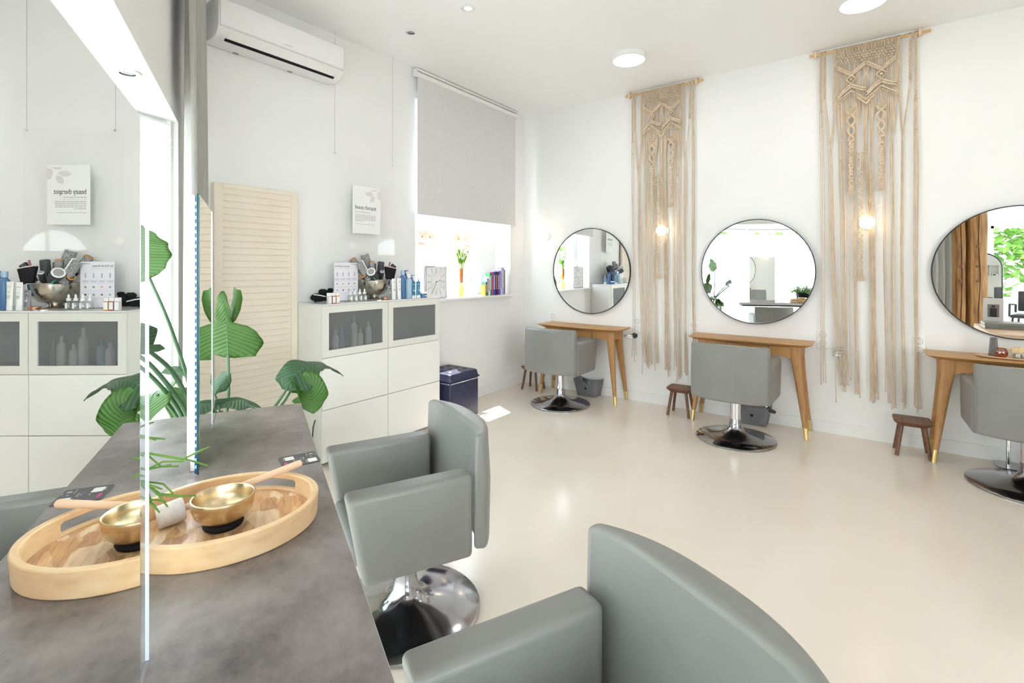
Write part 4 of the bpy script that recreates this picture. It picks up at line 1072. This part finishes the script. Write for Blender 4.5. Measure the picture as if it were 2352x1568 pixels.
# base: patchwork of wood
m = mat('wood_inlay', (.5, .3, .15), .3); mp = coords(m, (1, 1, 1)); vo = nd(m, 'ShaderNodeTexVoronoi'); vo.feature = 'F1'; vo.distance = 'MANHATTAN'
vo.inputs['Scale'].default_value = 24; mp.inputs['Scale'].default_value = (1.0, .42, .01); mp.inputs['Rotation'].default_value = (0, 0, .8); ln(m, mp, 'Vector', vo, 'Vector')
r1 = ramp(m, [(.08, (.46, .25, .13)), (.3, (.58, .33, .15)), (.5, (.70, .46, .25)), (.72, (.64, .34, .12)), (.92, (.76, .56, .35))]); sx_ = nd(m, 'ShaderNodeSeparateColor'); ln(m, vo, 'Color', sx_, 'Color'); ln(m, sx_, 'Red', r1, 'Fac')
nz = nd(m, 'ShaderNodeTexNoise'); nz.inputs['Scale'].default_value = 18; mp2 = coords(m, (6, 1, 1), (0, 0, .8)); ln(m, mp2, 'Vector', nz, 'Vector')
mx = nd(m, 'ShaderNodeMix'); mx.data_type = 'RGBA'; mx.blend_type = 'OVERLAY'; mx.inputs['Factor'].default_value = .55
ln(m, r1, 'Color', mx, 'A'); m.node_tree.links.new(nz.outputs['Fac'], mx.inputs['B']); m.node_tree.links.new(mx.outputs['Result'], bsdf(m).inputs['Base Color'])
M['inlay'] = m
MB().rings([ell(.017, .006), ell(.017, .0125)]).build('inlaid_base', M['inlay'], t, smooth=False)
# rim with two handle openings at the +x and -x ends
n_ = 120; b = MB(); hz0, hz1, zt = .018, .041, .056
def P_(i, k, z): a = 2 * PI * i / n_; return Vector(((aX - k + .004 * (z / .056)) * math.cos(a), (aY - k + .004 * (z / .056)) * math.sin(a), z))
def is_open(i):
    a = (2 * PI * (i + .5) / n_ + PI) % (2 * PI) - PI - .907
    a2 = a
    return abs(a2) < .34
for i in range(n_):
    j = i + 1
    segs = [(0, hz0), (hz1, zt)] if is_open(i) else [(0, zt)]
    for z0, z1 in segs:
        vs = [P_(i, 0, z0), P_(j, 0, z0), P_(j, .016, z0), P_(i, .016, z0), P_(i, 0, z1), P_(j, 0, z1), P_(j, .016, z1), P_(i, .016, z1)]
        fs = [(0, 1, 5, 4), (2, 3, 7, 6), (4, 5, 6, 7), (3, 2, 1, 0)]
        b.add(vs, fs)
    if is_open(i) != is_open((i - 1) % n_):
        b.add([P_(i, 0, hz0), P_(i, .016, hz0), P_(i, .016, hz1), P_(i, 0, hz1)], [(0, 1, 2, 3)])
o = b.build('rim', M['trayrim'], t)
bm = bmesh.new(); bm.from_mesh(o.data); bmesh.ops.remove_doubles(bm, verts=bm.verts, dist=1e-5); bmesh.ops.recalc_face_normals(bm, faces=bm.faces); bm.to_mesh(o.data); bm.free()
bv = o.modifiers.new('edge', 'BEVEL'); bv.width = .003; bv.segments = 2; bv.limit_method = 'ANGLE'; bv.angle_limit = math.radians(50)
zb2 = ZD + .0006 + .0127
t = thing('ring_cushion', 'small black cushion ring under the singing bowl', 'cushion', D(-.066, 1.322, zb2))
MB().tube([(.034 * math.cos(a), .034 * math.sin(a), .0085) for a in [i * 2 * PI / 28 for i in range(29)]], .0085, 8, False).build('cushion_ring', M['blackmat'], t)
t = thing('singing_bowl', 'polished bronze singing bowl on a black ring in the oval tray', 'singing bowl', D(-.066, 1.322, zb2 + .0095))
MB().lathe([(.0, .004), (.028, .004), (.045, .0105), (.058, .024), (.0645, .042), (.066, .058), (.0655, .0615), (.063, .0625), (.0612, .060), (.0605, .043), (.054, .027), (.042, .0145), (.026, .0085), (0, .008)], 48).build('bowl_body', M['bowlbrass'], t)
t = thing('felt_mallet', 'wooden mallet with white felt head resting across the oval tray', 'mallet', D(-.172, 1.385, zb2 + .0268))
hd = (D(.113, 1.462, ZD + .078) - D(-.172, 1.385, zb2 + .0268)); L = hd.length; Rm = rotto(hd)
MB().lathe([(.0, -.030), (.023, -.030), (.0262, -.026), (.0265, .020), (.0235, .024), (0, .024)], 24, Rm).build('felt_head', M['felt'], t)
MB().lathe([(.0, .02), (.0072, .02), (.0078, L * .5), (.0095, L - .01), (.0085, L - .003), (.004, L), (0, L)], 16, Rm).build('handle', M['beech'], t)
t = thing('info_card', 'dark grey rounded card with codes and small logos on the desk edge', 'card', D(.124, 1.703, ZD + .0006), RZ_D + .10)
w_, h_ = .112, .100
MB().prism(rrect(w_, h_, .010, 5), 0, .0016).build('card_body', mat('card_grey', (.075, .072, .075), .4), t, bevel=.0004)
b = MB()
for cx, cy in ((-.026, .022), (.034, -.026)): b.prism(rrect(.026, .030, .002, 2, cx, cy), .0017, .0019)
b.build('white_sticker', M['paper'], t, smooth=False)
def flat(pts, nm, mm):
    bb = MB()
    for x0, x1, y0, y1 in pts: bb.box(x0, x1, y0, y1, .0017, .0019)
    bb.build(nm, mm, t, smooth=False)
flat([(-.044, -.040, -.034, -.004), (-.0395, -.037, -.03, -.010), (-.0465, -.0445, -.028, -.012)], 'pink_lettering', colour('pink_ink', (.60, .06, .26), .5))
flat([(.001, .006, .008, .016), (.002, .007, -.006, .000)], 'blue_mark', colour('blue_ink', (.05, .18, .60), .5))
flat([(.004, .008, .0005, .004), (.007, .010, -.010, -.006)], 'yellow_mark', colour('yellow_ink', (.55, .45, .03), .5))
flat([(.033, .047, .026, .029), (.036, .044, .031, .034), (.034, .038, .006, .010), (.012, .0135, -.008, .014), (-.018, -.014, -.008, -.004), (.051, .052, .012, .024), (-.043, -.041, .014, .03), (.016, .018, -.038, -.02)], 'pale_lettering', M['leafprint'])
b = MB(); b.tube([(.030 - .010 * math.cos(a) * .4, .030 + .014 * math.sin(a), .0018) for a in [-.9 + i * .2 for i in range(10)]], .0007, 4); b.build('arc_mark', M['leafprint'], t)

# ================================================================ PLANTS
def leaf(pl, parent, matl, base, mid, tip, lat, prof, fold=.15, ripple=.006, ph=0.0, name='leaf', nu_=22, nv=6):
    """blade along a curve base-mid-tip; prof = [(t, left width, right width)]"""
    base, mid, tip, lat = (Vector(v) for v in (base, mid, tip, lat)); lat.normalize()
    def wid(s, k):
        for a, b_ in zip(prof, prof[1:]):
            if a[0] <= s <= b_[0]: q = (s - a[0]) / max(1e-6, b_[0] - a[0]); q = q * q * (3 - 2 * q); return a[k] + (b_[k] - a[k]) * q
        return prof[-1][k]
    vs = []; fs = []; uv = []
    for i in range(nu_ + 1):
        s = i / nu_; p = base * (1 - s) ** 2 + mid * 2 * s * (1 - s) + tip * s * s
        tg = ((mid - base) * (1 - s) + (tip - mid) * s).normalized()
        l = (lat - tg * lat.dot(tg)).normalized(); nrm = tg.cross(l)
        for j in range(-nv, nv + 1):
            q = j / nv; w = wid(s, 1) if q < 0 else wid(s, 2)
            z = fold * w * abs(q) ** 1.3 + ripple * math.sin(s * 17 + ph + q * 2) * abs(q) ** 2
            vs.append(p + l * (w * q) + nrm * z); uv.append((s * 3 + abs(q) * .6, q * .5 + .5))
    m_ = 2 * nv + 1
    for i in range(nu_):
        for j in range(m_ - 1): fs.append((i * m_ + j, i * m_ + j + 1, (i + 1) * m_ + j + 1, (i + 1) * m_ + j))
    me = bpy.data.meshes.new(name); me.from_pydata([tuple(v) for v in vs], [], fs); me.update()
    ul = me.uv_layers.new(name='UVMap')
    for lp in me.loops: ul.data[lp.index].uv = uv[lp.vertex_index]
    for p in me.polygons: p.use_smooth = True
    me.materials.append(matl); o = bpy.data.objects.new(name, me); C.objects.link(o); o.parent = parent
    sd = o.modifiers.new('solid', 'SOLIDIFY'); sd.thickness = .0014; sd.offset = 0
    # midrib
    pts = []
    for i in range(13):
        s = i / 12 * .92; pts.append(base * (1 - s) ** 2 + mid * 2 * s * (1 - s) + tip * s * s + (mid - base).cross(lat).normalized() * .001)
    MB().tube(pts, [.0042 * (1 - .8 * i / 12) for i in range(13)], 6).build('midrib', M['stem'], o)
    return o
PX, PY = 1.05, 2.64
t = thing('strelitzia_plant', 'large green bird-of-paradise plant behind the far end of the desk', 'plant', (0, 0, 0))
MB().lathe([(.13, 0), (.15, .004), (.175, .30), (.168, .30), (.150, .27), (0, .265)], 36, Matrix.Translation((PX, PY, 0))).build('pot', mat('white_pot', (.75, .75, .74), .4), t)
MB().lathe([(.155, .262), (.1, .272), (0, .275)], 24, Matrix.Translation((PX, PY, 0)), cap0=False).build('soil', mat('soil', (.05, .035, .025), .95), t)
def stem(pts, r0=.009, r1=.005):
    pts = [Vector(p) for p in pts]; q = []
    for i in range(len(pts) - 1):
        for k_ in range(4): q.append(pts[i].lerp(pts[i + 1], k_ / 4))
    q.append(pts[-1]); 
    for _ in range(3):
        q = [q[0]] + [(q[i - 1] + q[i] * 2 + q[i + 1]) / 4 for i in range(1, len(q) - 1)] + [q[-1]]
    MB().tube(q, [r0 + (r1 - r0) * i / (len(q) - 1) for i in range(len(q))], 8).build('leaf_stalk', M['stem'], t)
R0 = Vector((PX, PY, .27))
CR = (.5915, -.8063, 0)           # direction across the room (towards the mirror wall side)
stem([R0, (1.02, 2.63, .6), (.985, 2.624, .84), (.90, 2.64, 1.16), (.833, 2.668, 1.358)], .0115, .006)
leaf(t, t, M['leaf'], (.833, 2.668, 1.352), (.80, 2.72, 1.47), (.825, 2.74, 1.60), CR, [(0, .03, .04), (.06, .07, .095), (.3, .13, .128), (.55, .12, .125), (.8, .06, .075), (1, .004, .004)], .05, .006, 1)
stem([R0, (1.12, 2.65, .5), (1.167, 2.64, .70), (1.184, 2.69, .95)], .010, .007)
leaf(t, t, M['leaf'], (1.185, 2.692, .938), (1.170, 2.665, 1.10), (1.135, 2.64, 1.285), CR, [(0, .03, .03), (.05, .13, .14), (.25, .155, .172), (.42, .15, .150), (.50, .12, .10), (.56, .055, .018), (.75, .05, .03), (.9, .040, .016), (1, .006, .004)], .12, .007, 2)
leaf(t, t, M['leaf'], (1.183, 2.685, 1.10), (1.205, 2.66, 1.19), (1.195, 2.62, 1.292), (.35, -.9, 0), [(0, .004, .004), (.3, .03, .025), (.7, .034, .03), (1, .03, .018)], .5, .003, 4, nu_=10, nv=3)
stem([R0, (1.10, 2.62, .5), (1.118, 2.619, .698), (1.077, 2.589, .79)], .007, .004)
leaf(t, t, M['leafdark'], (1.077, 2.589, .785), (1.10, 2.57, .85), (1.125, 2.53, .885), (.4, -.6, -.7), [(0, .005, .005), (.3, .05, .035), (.7, .04, .03), (1, .002, .002)], .5, .003, 3, nu_=12, nv=4)
stem([R0, (1.09, 2.63, .5), (1.121, 2.613, .69)], .008, .006)
leaf(t, t, M['leafdark'], (1.10, 2.66, .69), (1.17, 2.47, .82), (1.215, 2.36, .70), (-.6, -.3, .5), [(0, .01, .01), (.3, .075, .08), (.7, .07, .06), (1, .004, .004)], .25, .005, 5)
leaf(t, t, M['leafdark'], (1.02, 2.60, .66), (1.01, 2.52, .79), (1.06, 2.44, .70), (-.7, .1, .5), [(0, .01, .01), (.3, .06, .06), (.7, .06, .05), (1, .004, .004)], .25, .005, 6)
stem([R0, (1.17, 2.56, .5), (1.30, 2.45, .69), (1.351, 2.418, .785)], .009, .006)
leaf(t, t, M['leafdark'], (1.345, 2.420, .778), (1.47, 2.43, .99), (1.765, 2.54, .762), (.45, -.75, -.48), [(0, .02, .02), (.08, .085, .10), (.3, .09, .12), (.55, .045, .06), (.7, .030, .028), (.88, .028, .022), (1, .002, .002)], .18, .006, 7, nu_=30)
stem([R0, (1.19, 2.55, .5), (1.33, 2.44, .69), (1.378, 2.433, .765)], .009, .006)
leaf(t, t, M['leaf'], (1.378, 2.433, .762), (1.46, 2.36, .85), (1.45, 2.345, .645), (.75, -.60, .25), [(0, .01, .01), (.15, .07, .05), (.45, .095, .085), (.75, .085, .085), (.92, .05, .045), (1, .004, .004)], .12, .008, 8)
stem([R0, (1.02, 2.66, .66), (.96, 2.63, .82), (.88, 2.56, .95), (.78, 2.487, 1.043)], .013, .009)
stem([R0, (1.0, 2.67, .68), (.90, 2.62, .85), (.777, 2.492, .999), (.70, 2.43, 1.06)], .012, .008)
stem([R0, (.98, 2.68, .68), (.896, 2.64, .82), (.795, 2.551, .940), (.70, 2.47, 1.03)], .011, .008)
stem([R0, (1.0, 2.70, .6), (.92, 2.72, .76), (.86, 2.66, .82)], .009, .006)
leaf(t, t, M['leafdark'], (.78, 2.487, 1.045), (.72, 2.45, 1.12), (.62, 2.40, 1.12), (.2, -.5, .8), [(0, .01, .01), (.3, .08, .08), (.7, .07, .07), (1, .004, .004)], .3, .005, 9)
leaf(t, t, M['leafdark'], (.70, 2.44, 1.055), (.755, 2.43, 1.075), (.818, 2.44, 1.056), (.2, -.3, .9), [(0, .01, .01), (.4, .022, .022), (.8, .014, .02), (1, .002, .002)], .3, .002, 2, nu_=10, nv=3)
leaf(t, t, M['leafdark'], (1.035, 2.82, .852), (1.0, 2.85, .89), (.955, 2.90, .872), (.2, -.3, .9), [(0, .006, .006), (.4, .02, .03), (.8, .016, .02), (1, .002, .002)], .2, .002, 2, nu_=12, nv=4)
leaf(t, t, M['leaf'], (.93, 2.78, .80), (.83, 2.68, .86), (.80, 2.59, .70), (.7, -.3, .3), [(0, .01, .01), (.3, .07, .10), (.7, .06, .09), (1, .004, .004)], .15, .005, 10)
leaf(t, t, M['leaf'], (1.03, 2.77, .80), (.98, 2.74, .82), (.95, 2.74, .64), (.7, -.6, .1), [(0, .01, .01), (.3, .05, .07), (.7, .05, .06), (1, .004, .004)], .15, .005, 11)
# rhipsalis
pc = D(-.385, 1.225)
t = thing('rhipsalis_plant', 'spidery green mistletoe cactus spilling out from behind the near mirror', 'plant', pc + Vector((0, 0, ZD + .0006)))
MB().rings([[Vector((px, py, z)) for px, py in rrect(w_, w_, .02, 3)] for w_, z in ((.150, 0), (.178, .155), (.168, .155), (.160, .135))]).build('pot', M['blackmat'], t, rot=(0, 0, RZ_D))
b = MB()
def twig(p, d, L, dep):
    n_ = 5; pts = [p]; q = Vector(p); dd = Vector(d).normalized()
    for i in range(n_):
        dd = (dd + Vector((rnd.uniform(-.14, .14), rnd.uniform(-.14, .14), -.13))).normalized(); q = q + dd * (L / n_); pts.append(q.copy())
    b.tube(pts, [.0021] * n_ + [.0013], 5)
    if dep:
        for _ in range(2 if rnd.random() < .8 else 3):
            twig(q, (dd + Vector((rnd.uniform(-.6, .6), rnd.uniform(-.6, .6), rnd.uniform(-.3, .2)))), L * rnd.uniform(.55, .9), dep - 1)
for i in range(105):
    a = rnd.uniform(0, 2 * PI); r_ = rnd.uniform(0, .07); e = rnd.uniform(.1, 1.2)
    # keep the bush off the mirror plane
    dv = Vector((math.cos(a) * e, math.sin(a) * e, 1))
    if dv.dot(N) > .75: continue
    twig(Vector((math.cos(a) * r_, math.sin(a) * r_, .14)), dv, rnd.uniform(.06, .10), 2)
b.build('fronds', M['frond'], t)
W = pc + Vector((0, 0, ZD))
def frond(pts, forks=()):
    b = MB(); pts = [Vector(p) - W for p in pts]
    b.tube(pts, [.0026] * (len(pts) - 1) + [.0016], 6)
    for q in forks: b.tube([Vector(p) - W for p in q], .0018, 5)
    b.build('hanging_frond', M['frond'], t)
frond([(.20, 1.24, .94), (.28, 1.19, 1.05), (.353, 1.135, 1.040), (.40, 1.10, 1.022), (.422, 1.092, 1.031), (.443, 1.085, 1.038)], [[(.403, 1.10, 1.022), (.42, 1.09, 1.012), (.438, 1.082, 1.001)], [(.35, 1.14, 1.04), (.37, 1.12, 1.012), (.395, 1.108, 1.008)]])
frond([(.20, 1.25, .94), (.28, 1.17, 1.0), (.345, 1.128, .99), (.363, 1.118, .962), (.40, 1.116, .945), (.428, 1.113, .936)], [[(.363, 1.118, .962), (.372, 1.118, .944), (.380, 1.12, .93)], [(.34, 1.13, .992), (.375, 1.128, .975), (.390, 1.122, .952)]])
frond([(.21, 1.25, .94), (.29, 1.18, 1.08), (.345, 1.142, 1.072), (.378, 1.125, 1.063)])
frond([(.20, 1.25, .94), (.28, 1.18, .99), (.345, 1.145, .955), (.362, 1.138, .935), (.371, 1.134, .918)], [[(.35, 1.142, .95), (.366, 1.13, .946), (.378, 1.124, .94)]])
frond([(.20, 1.25, .94), (.28, 1.18, 1.04), (.35, 1.135, 1.01), (.385, 1.115, 1.012)], [[(.35, 1.135, 1.01), (.372, 1.118, 1.022), (.40, 1.095, 1.019)]])
# ================================================================ BEHIND THE CAMERA (seen in the round mirrors)
def post(n0, u0, w_, d_, label):
    t = thing('timber_post', label, 'post', D(n0, u0), RZ_D)
    rows = []; k = 14
    for i in range(k + 1):
        z = .001 + (HC - .003) * i / k; ww = 1 + .03 * math.sin(i * 1.3 + w_ * 30)
        rows.append([Vector((px, py, z)) for px, py in rrect(d_ * ww, w_ * ww, .012, 2)])
    MB().rings(rows).build('timber', M['timber'], t)
    b = MB()
    for z in (1.15, 1.42, 1.78): b.box(d_ / 2 + .001, d_ / 2 + .008, -.02 + .1 * w_, .02 + .1 * w_, z, z + .045)
    b.build('peg_hole', M['walnut'], t, smooth=False)
    b = MB(); pts = [Vector((d_ / 2 + .004, .02 * w_ * 5 * math.sin(i * .9) * .5, .2 + i * .2)) for i in range(14)]; b.tube(pts, .005, 4); b.build('drying_crack', M['blackmat'], t)
post(-.27, -1.42, .14, .16, 'narrow old timber post reflected next to the grey curtain')
post(-.26, -1.68, .27, .20, 'wide old timber post with pegs reflected in the mirror at the frame edge')
t = thing('arched_mirror', 'tall arched black-framed mirror reflected before the garden window', 'mirror', (-3.6, -1.86, 0), 0)
pts = []; w_ = .33
for i in range(25):
    a = PI * i / 24; pts.append((w_ * math.cos(a), 1.42 + w_ * math.sin(a)))
pts = [(w_, .03)] + pts + [(-w_, .03)]
MB().rings([[Vector((x, y, z)) for y, z in pts] for x in (-.012, .006)]).build('glass', M['mirror'], t, smooth=False)
MB().tube([(0, y, z) for y, z in pts] + [(0, pts[0][0], pts[0][1])], .016, 8).build('frame', M['blackmetal'], t)
MB().tube([(-.01, 0, 1.2), (-.28, 0, .005)], .010, 8).build('back_strut', M['blackmetal'], t)
t = thing('reception_table', 'wooden reception table with live edge reflected at the frame edge', 'table', (2.57, -1.70, 0), -PI / 2)
b = MB(); rows = []
for i in range(25):
    x = -.72 + 1.44 * i / 24; yf = .55 + .015 * math.sin(i * .8) + .01 * math.sin(i * 2.1)
    rows.append([Vector((x, -.5, .665)), Vector((x, yf - .02, .665)), Vector((x, yf, .685)), Vector((x, yf - .012, .71)), Vector((x, -.5, .71))])
b.rings(rows); b.build('tabletop', M['beech'], t)
for sx in (-.6, .6):
    for sy in (-.4, .42): MB().box(sx - .03, sx + .03, sy - .03, sy + .03, .001, .664).build('leg', M['blackmetal'], t, smooth=False)
def bk(x, y, z, w_, d_, h_, col, label, rz=0):
    t = thing('catalogue', label, 'book', (x, y, z), rz, 'catalogues on the reception table')
    MB().box(-w_ / 2, w_ / 2, -d_ / 2, d_ / 2, 0, h_).build('cover', col, t, bevel=.002)
    MB().box(-w_ / 2 - .001, w_ / 2 - .004, -d_ / 2 + .006, d_ / 2 + .001, .004, h_ - .004).build('pages', M['paper'], t, smooth=False)
gb_ = colour('grey_cover', (.26, .27, .27), .5)
bk(2.50, -1.20, .7105, .26, .40, .038, gb_, 'thick grey catalogue lying under the standing white one')
bk(2.49, -1.17, .7490, .25, .34, .030, colour('grey_cover_b', (.34, .35, .34), .5), 'grey catalogue lying on top of the thick one')
t = thing('portrait_book', 'white book with a dark portrait picture standing on the grey catalogues', 'book', (2.42, -1.10, .7795), math.radians(-83))
MB().box(-.085, .085, -.016, .016, 0, .27).build('cover', M['paper'], t, bevel=.002)
MB().box(-.05, .05, .0162, .0166, .05, .20).build('picture_field', colour('pict_grey', (.28, .25, .30), .6), t, smooth=False)
b = MB(); b.ball((0, .0172, .175), .016, 8, (1, .06, 1.1)); b.box(-.03, .03, .0167, .0172, .052, .155); b.build('portrait', M['ink'], t)
t = thing('paper_cube', 'small white printed box beside the standing book', 'box', (2.47, -1.44, .7105), -PI / 2)
MB().box(-.03, .03, -.02, .02, 0, .06).build('box_body', M['paper'], t, bevel=.002)
b = MB()
for i in range(4): b.box(-.02, .02, .0201, .0205, .015 + i * .01, .020 + i * .01)
b.build('small_text', M['greyink'], t, smooth=False)
t = thing('desk_calendar', 'white folded paper stand on the reception table', 'paper', (2.42, -1.62, .7105), -1.2)
b = MB(); b.rings([[Vector((x, y, z)) for y, z in ((-.07, .001), (-.068, .001), (0, .20), (.068, .001), (.07, .001), (.0, .206))] for x in (-.09, .09)]); b.build('folded_sheet', M['paper'], t, smooth=False)
t = thing('office_chair', 'black chair with armrests reflected before the garden window', 'chair', (-2.2, -2.35, 0), .4)
MB().box(-.24, .24, -.24, .24, .44, .50).build('seat', M['black'], t, bevel=.02)
MB().box(-.24, -.20, -.22, .22, .55, .95).build('backrest', M['black'], t, bevel=.02)
for s in (-1, 1): MB().tube([(-.2, s * .25, .52), (-.2, s * .25, .68), (.18, s * .25, .70), (.2, s * .25, .46)], .018, 8).build('armrest', M['black'], t)
for sx in (-1, 1):
    for sy in (-1, 1): MB().tube([(sx * .2, sy * .2, .44), (sx * .24, sy * .24, .002)], .016, 8).build('leg', M['black'], t)
t = thing('wall_shelf', 'white box wall shelf with small items, seen in a double reflection', 'shelf', (A, -3.30, 1.12))
b = MB(); b.box(-.25, -.001, -.22, .22, 0, .02); b.box(-.25, -.001, -.22, .22, .42, .44); b.box(-.25, -.001, -.22, -.2, .02, .42); b.box(-.25, -.001, .2, .22, .02, .42); b.box(-.02, -.001, -.2, .2, .02, .42); b.box(-.25, -.02, .03, .05, .02, .42)
b.build('shelf_box', M['whitelac'], t, smooth=False)
t = thing('clock_radio', 'white clock radio in the box wall shelf', 'radio', (A - .15, -3.40, 1.1405))
MB().box(-.04, .04, -.09, .09, 0, .08).build('radio_body', M['white'], t, bevel=.006)
MB().box(-.0415, -.0395, -.03, .06, .02, .06).build('display', M['black'], t, smooth=False)

# ================================================================ OUTSIDE
g = MB(); g.box(-30, 30, -40, 40, -.25, -.10)
tag(g.build('ground', noisy('paving', [(.3, (.30, .29, .26)), (.7, (.38, .37, .34))], nscale=2, rough=.9), smooth=False), 'pale paved ground outside the windows', 'ground', kind='structure')
def tree(x, y, h, r, n_, label, z0=-.1, crown=.55):
    t = thing('garden_tree', label, 'tree', (x, y, z0), 0, 'trees outside the windows')
    MB().tube([(0, 0, 0), (.05, 0, h * .3), (0, .05, h * .6)], [.12, .09, .05], 8).build('trunk', M['bark'], t)
    b = MB(); cz = h * crown
    for i in range(n_):
        while True:
            v = Vector((rnd.uniform(-1, 1), rnd.uniform(-1, 1), rnd.uniform(-1, 1)))
            if .35 < v.length < 1: break
        p = Vector((v.x * r, v.y * r, cz + v.z * h * (1 - crown)))
        a = Vector((rnd.uniform(-1, 1), rnd.uniform(-1, 1), rnd.uniform(-.6, .6))).normalized(); c_ = a.cross(Vector((rnd.uniform(-1, 1), rnd.uniform(-1, 1), 1))).normalized()
        s_ = rnd.uniform(.10, .2); b.add([p - a * s_, p + c_ * s_ * .6, p + a * s_, p - c_ * s_ * .6], [(0, 1, 2, 3)])
    o = b.build('crown', M['tree'], t, smooth=False); o['kind'] = 'stuff'
tree(-7.5, -2.3, 5.5, 1.9, 2600, 'leafy green tree filling the garden window')
tree(-7.4, -6.3, 5.0, 1.8, 1600, 'leafy green tree at the side of the garden window')
for n0, u0, h_, lb in ((-4.6, -.4, 5.5, 'green tree beyond the near end of the bay window'), (-7.2, 3.2, 6, 'green tree beyond the middle of the bay window'), (-5.0, 6.6, 5.2, 'green tree beyond the far end of the bay window')):
    p = D(n0, u0); tree(p.x, p.y, h_, 1.7, 1300, lb)
# house across the yard
t = thing('neighbour_house', 'pale plaster outbuilding with a tiled roof edge outside the window', 'building', (6.0, 10.4, -.1))
MB().box(-9, 9, 0, 3, 0, 2.38).build('plaster_wall', colour('plaster', (.20, .15, .105), .9), t, smooth=False)
b = MB()
for i in range(60):
    x = -8.85 + i * .3; b.tube([(x, -.25, 2.42), (x, 1.5, 2.72)], .14, 8)
b.build('roof_tiles', noisy('clay_tile', [(.3, (.16, .062, .037)), (.7, (.22, .096, .058))], nscale=6, rough=.8), t)
MB().box(-9.1, 9.1, -.22, .0, 2.24, 2.36).build('eaves_board', M['trim'], t, smooth=False)
t = thing('parked_car', 'blue car parked in the yard outside the window', 'car', (8.1, 7.4, -.1), .0)
prof = [(-2.0, .35), (-2.0, .75), (-1.55, .86), (-.95, .92), (-.45, 1.42), (.85, 1.46), (1.5, .98), (2.0, .90), (2.05, .35)]
MB().rings([[Vector((x, y * (1 if z < .95 else .86), z)) for x, z in prof] for y in (-.85, .85)]).build('body', colour('car_blue', (.05, .12, .38), .25), t, bevel=.05, seg=3)
b = MB()
for y in (-.80, .80): b.add([(-.75, y, .98), (.9, y, .98), (.72, y * .95, 1.38), (-.42, y * .95, 1.36)], [(0, 1, 2, 3)])
b.build('side_window', M['blackmetal'], t, smooth=False)
for x in (-1.3, 1.25):
    for y in (-.8, .8): MB().lathe([(0, -.1), (.24, -.1), (.31, -.07), (.31, .07), (.24, .1), (0, .1)], 20, Matrix.Translation((x, y, .315)) @ Matrix.Rotation(PI / 2, 4, 'X')).build('wheel', M['black'], t)
t = thing('white_shrub', 'pale flowering shrub before the plaster outbuilding', 'shrub', (5.2, 9.3, -.1))
b = MB()
for i in range(700):
    a = rnd.uniform(0, 2 * PI); e = rnd.uniform(0, 1); z = rnd.uniform(0.2, 1.75); r_ = (.9 - .3 * z) * math.sqrt(rnd.random())
    b.ball((r_ * math.cos(a) * 1.3, r_ * math.sin(a), z), rnd.uniform(.03, .06), 5)
o = b.build('blossom', M['paper'], t); o['kind'] = 'stuff'
MB().tube([(0, 0, 0), (0, 0, 1.0)], .05, 6).build('stem', M['bark'], t)

# ================================================================ LIGHT
w = bpy.data.worlds.new('sky'); bpy.context.scene.world = w; w.use_nodes = True; nt = w.node_tree
bg = nt.nodes['Background']; tc = nt.nodes.new('ShaderNodeTexCoord'); sp = nt.nodes.new('ShaderNodeSeparateXYZ'); cr = nt.nodes.new('ShaderNodeValToRGB')
nt.links.new(tc.outputs['Generated'], sp.inputs[0]); nt.links.new(sp.outputs['Z'], cr.inputs[0]); nt.links.new(cr.outputs[0], bg.inputs[0])
e = cr.color_ramp.elements; e[0].position = 0; e[0].color = (.93, .965, 1, 1); e[1].position = .7; e[1].color = (.74, .87, 1, 1)
bg.inputs[1].default_value = SKY
def sun(name, d, s, ang, col):
    l = bpy.data.lights.new(name, 'SUN'); l.energy = s; l.angle = ang; l.color = col
    o = bpy.data.objects.new(name, l); C.objects.link(o); o.rotation_euler = Vector(d).normalized().to_track_quat('-Z', 'Y').to_euler(); return o
sun('sunlight', (-.16, -.30, -.94), SUN, .012, (1, .95, .86))
def portal(name, c, nrm, sx, sy):
    l = bpy.data.lights.new(name, 'AREA'); l.shape = 'RECTANGLE'; l.size = sx; l.size_y = sy
    l.cycles.is_portal = True
    o = bpy.data.objects.new(name, l); C.objects.link(o); o.location = c; o.rotation_euler = Vector(nrm).normalized().to_track_quat('-Z', 'Y').to_euler()
portal('window_portal_near', (-1.7, -5.22, 1.6), (0, 1, 0), 3.0, 2.2)
portal('window_portal_front', (-4.42, -2.8, 1.55), (1, 0, 0), 1.4, 1.74)

# ================================================================ CAMERA
cam = bpy.data.cameras.new('camera'); co = bpy.data.objects.new('camera', cam); C.objects.link(co)
cam.sensor_width = 36; cam.sensor_fit = 'HORIZONTAL'; cam.lens = 1130 / 2352 * 36
cam.shift_x = 0; cam.shift_y = -(784 - 616) / 2352; cam.clip_start = .03
th = math.radians(36.26)
co.location = (0, 0, 1.4); co.rotation_euler = (PI / 2, 0, th - PI / 2)
sc = bpy.context.scene; sc.camera = co
sc.view_settings.view_transform = 'Standard'; sc.view_settings.look = 'None'; sc.view_settings.gamma = 1; sc.view_settings.use_curve_mapping = False
sc.view_settings.exposure = EXPO
cy = sc.cycles
cy.max_bounces = 14; cy.diffuse_bounces = 7; cy.glossy_bounces = 6; cy.transmission_bounces = 6; cy.transparent_max_bounces = 12
cy.caustics_reflective = False; cy.caustics_refractive = False; cy.sample_clamp_indirect = 8
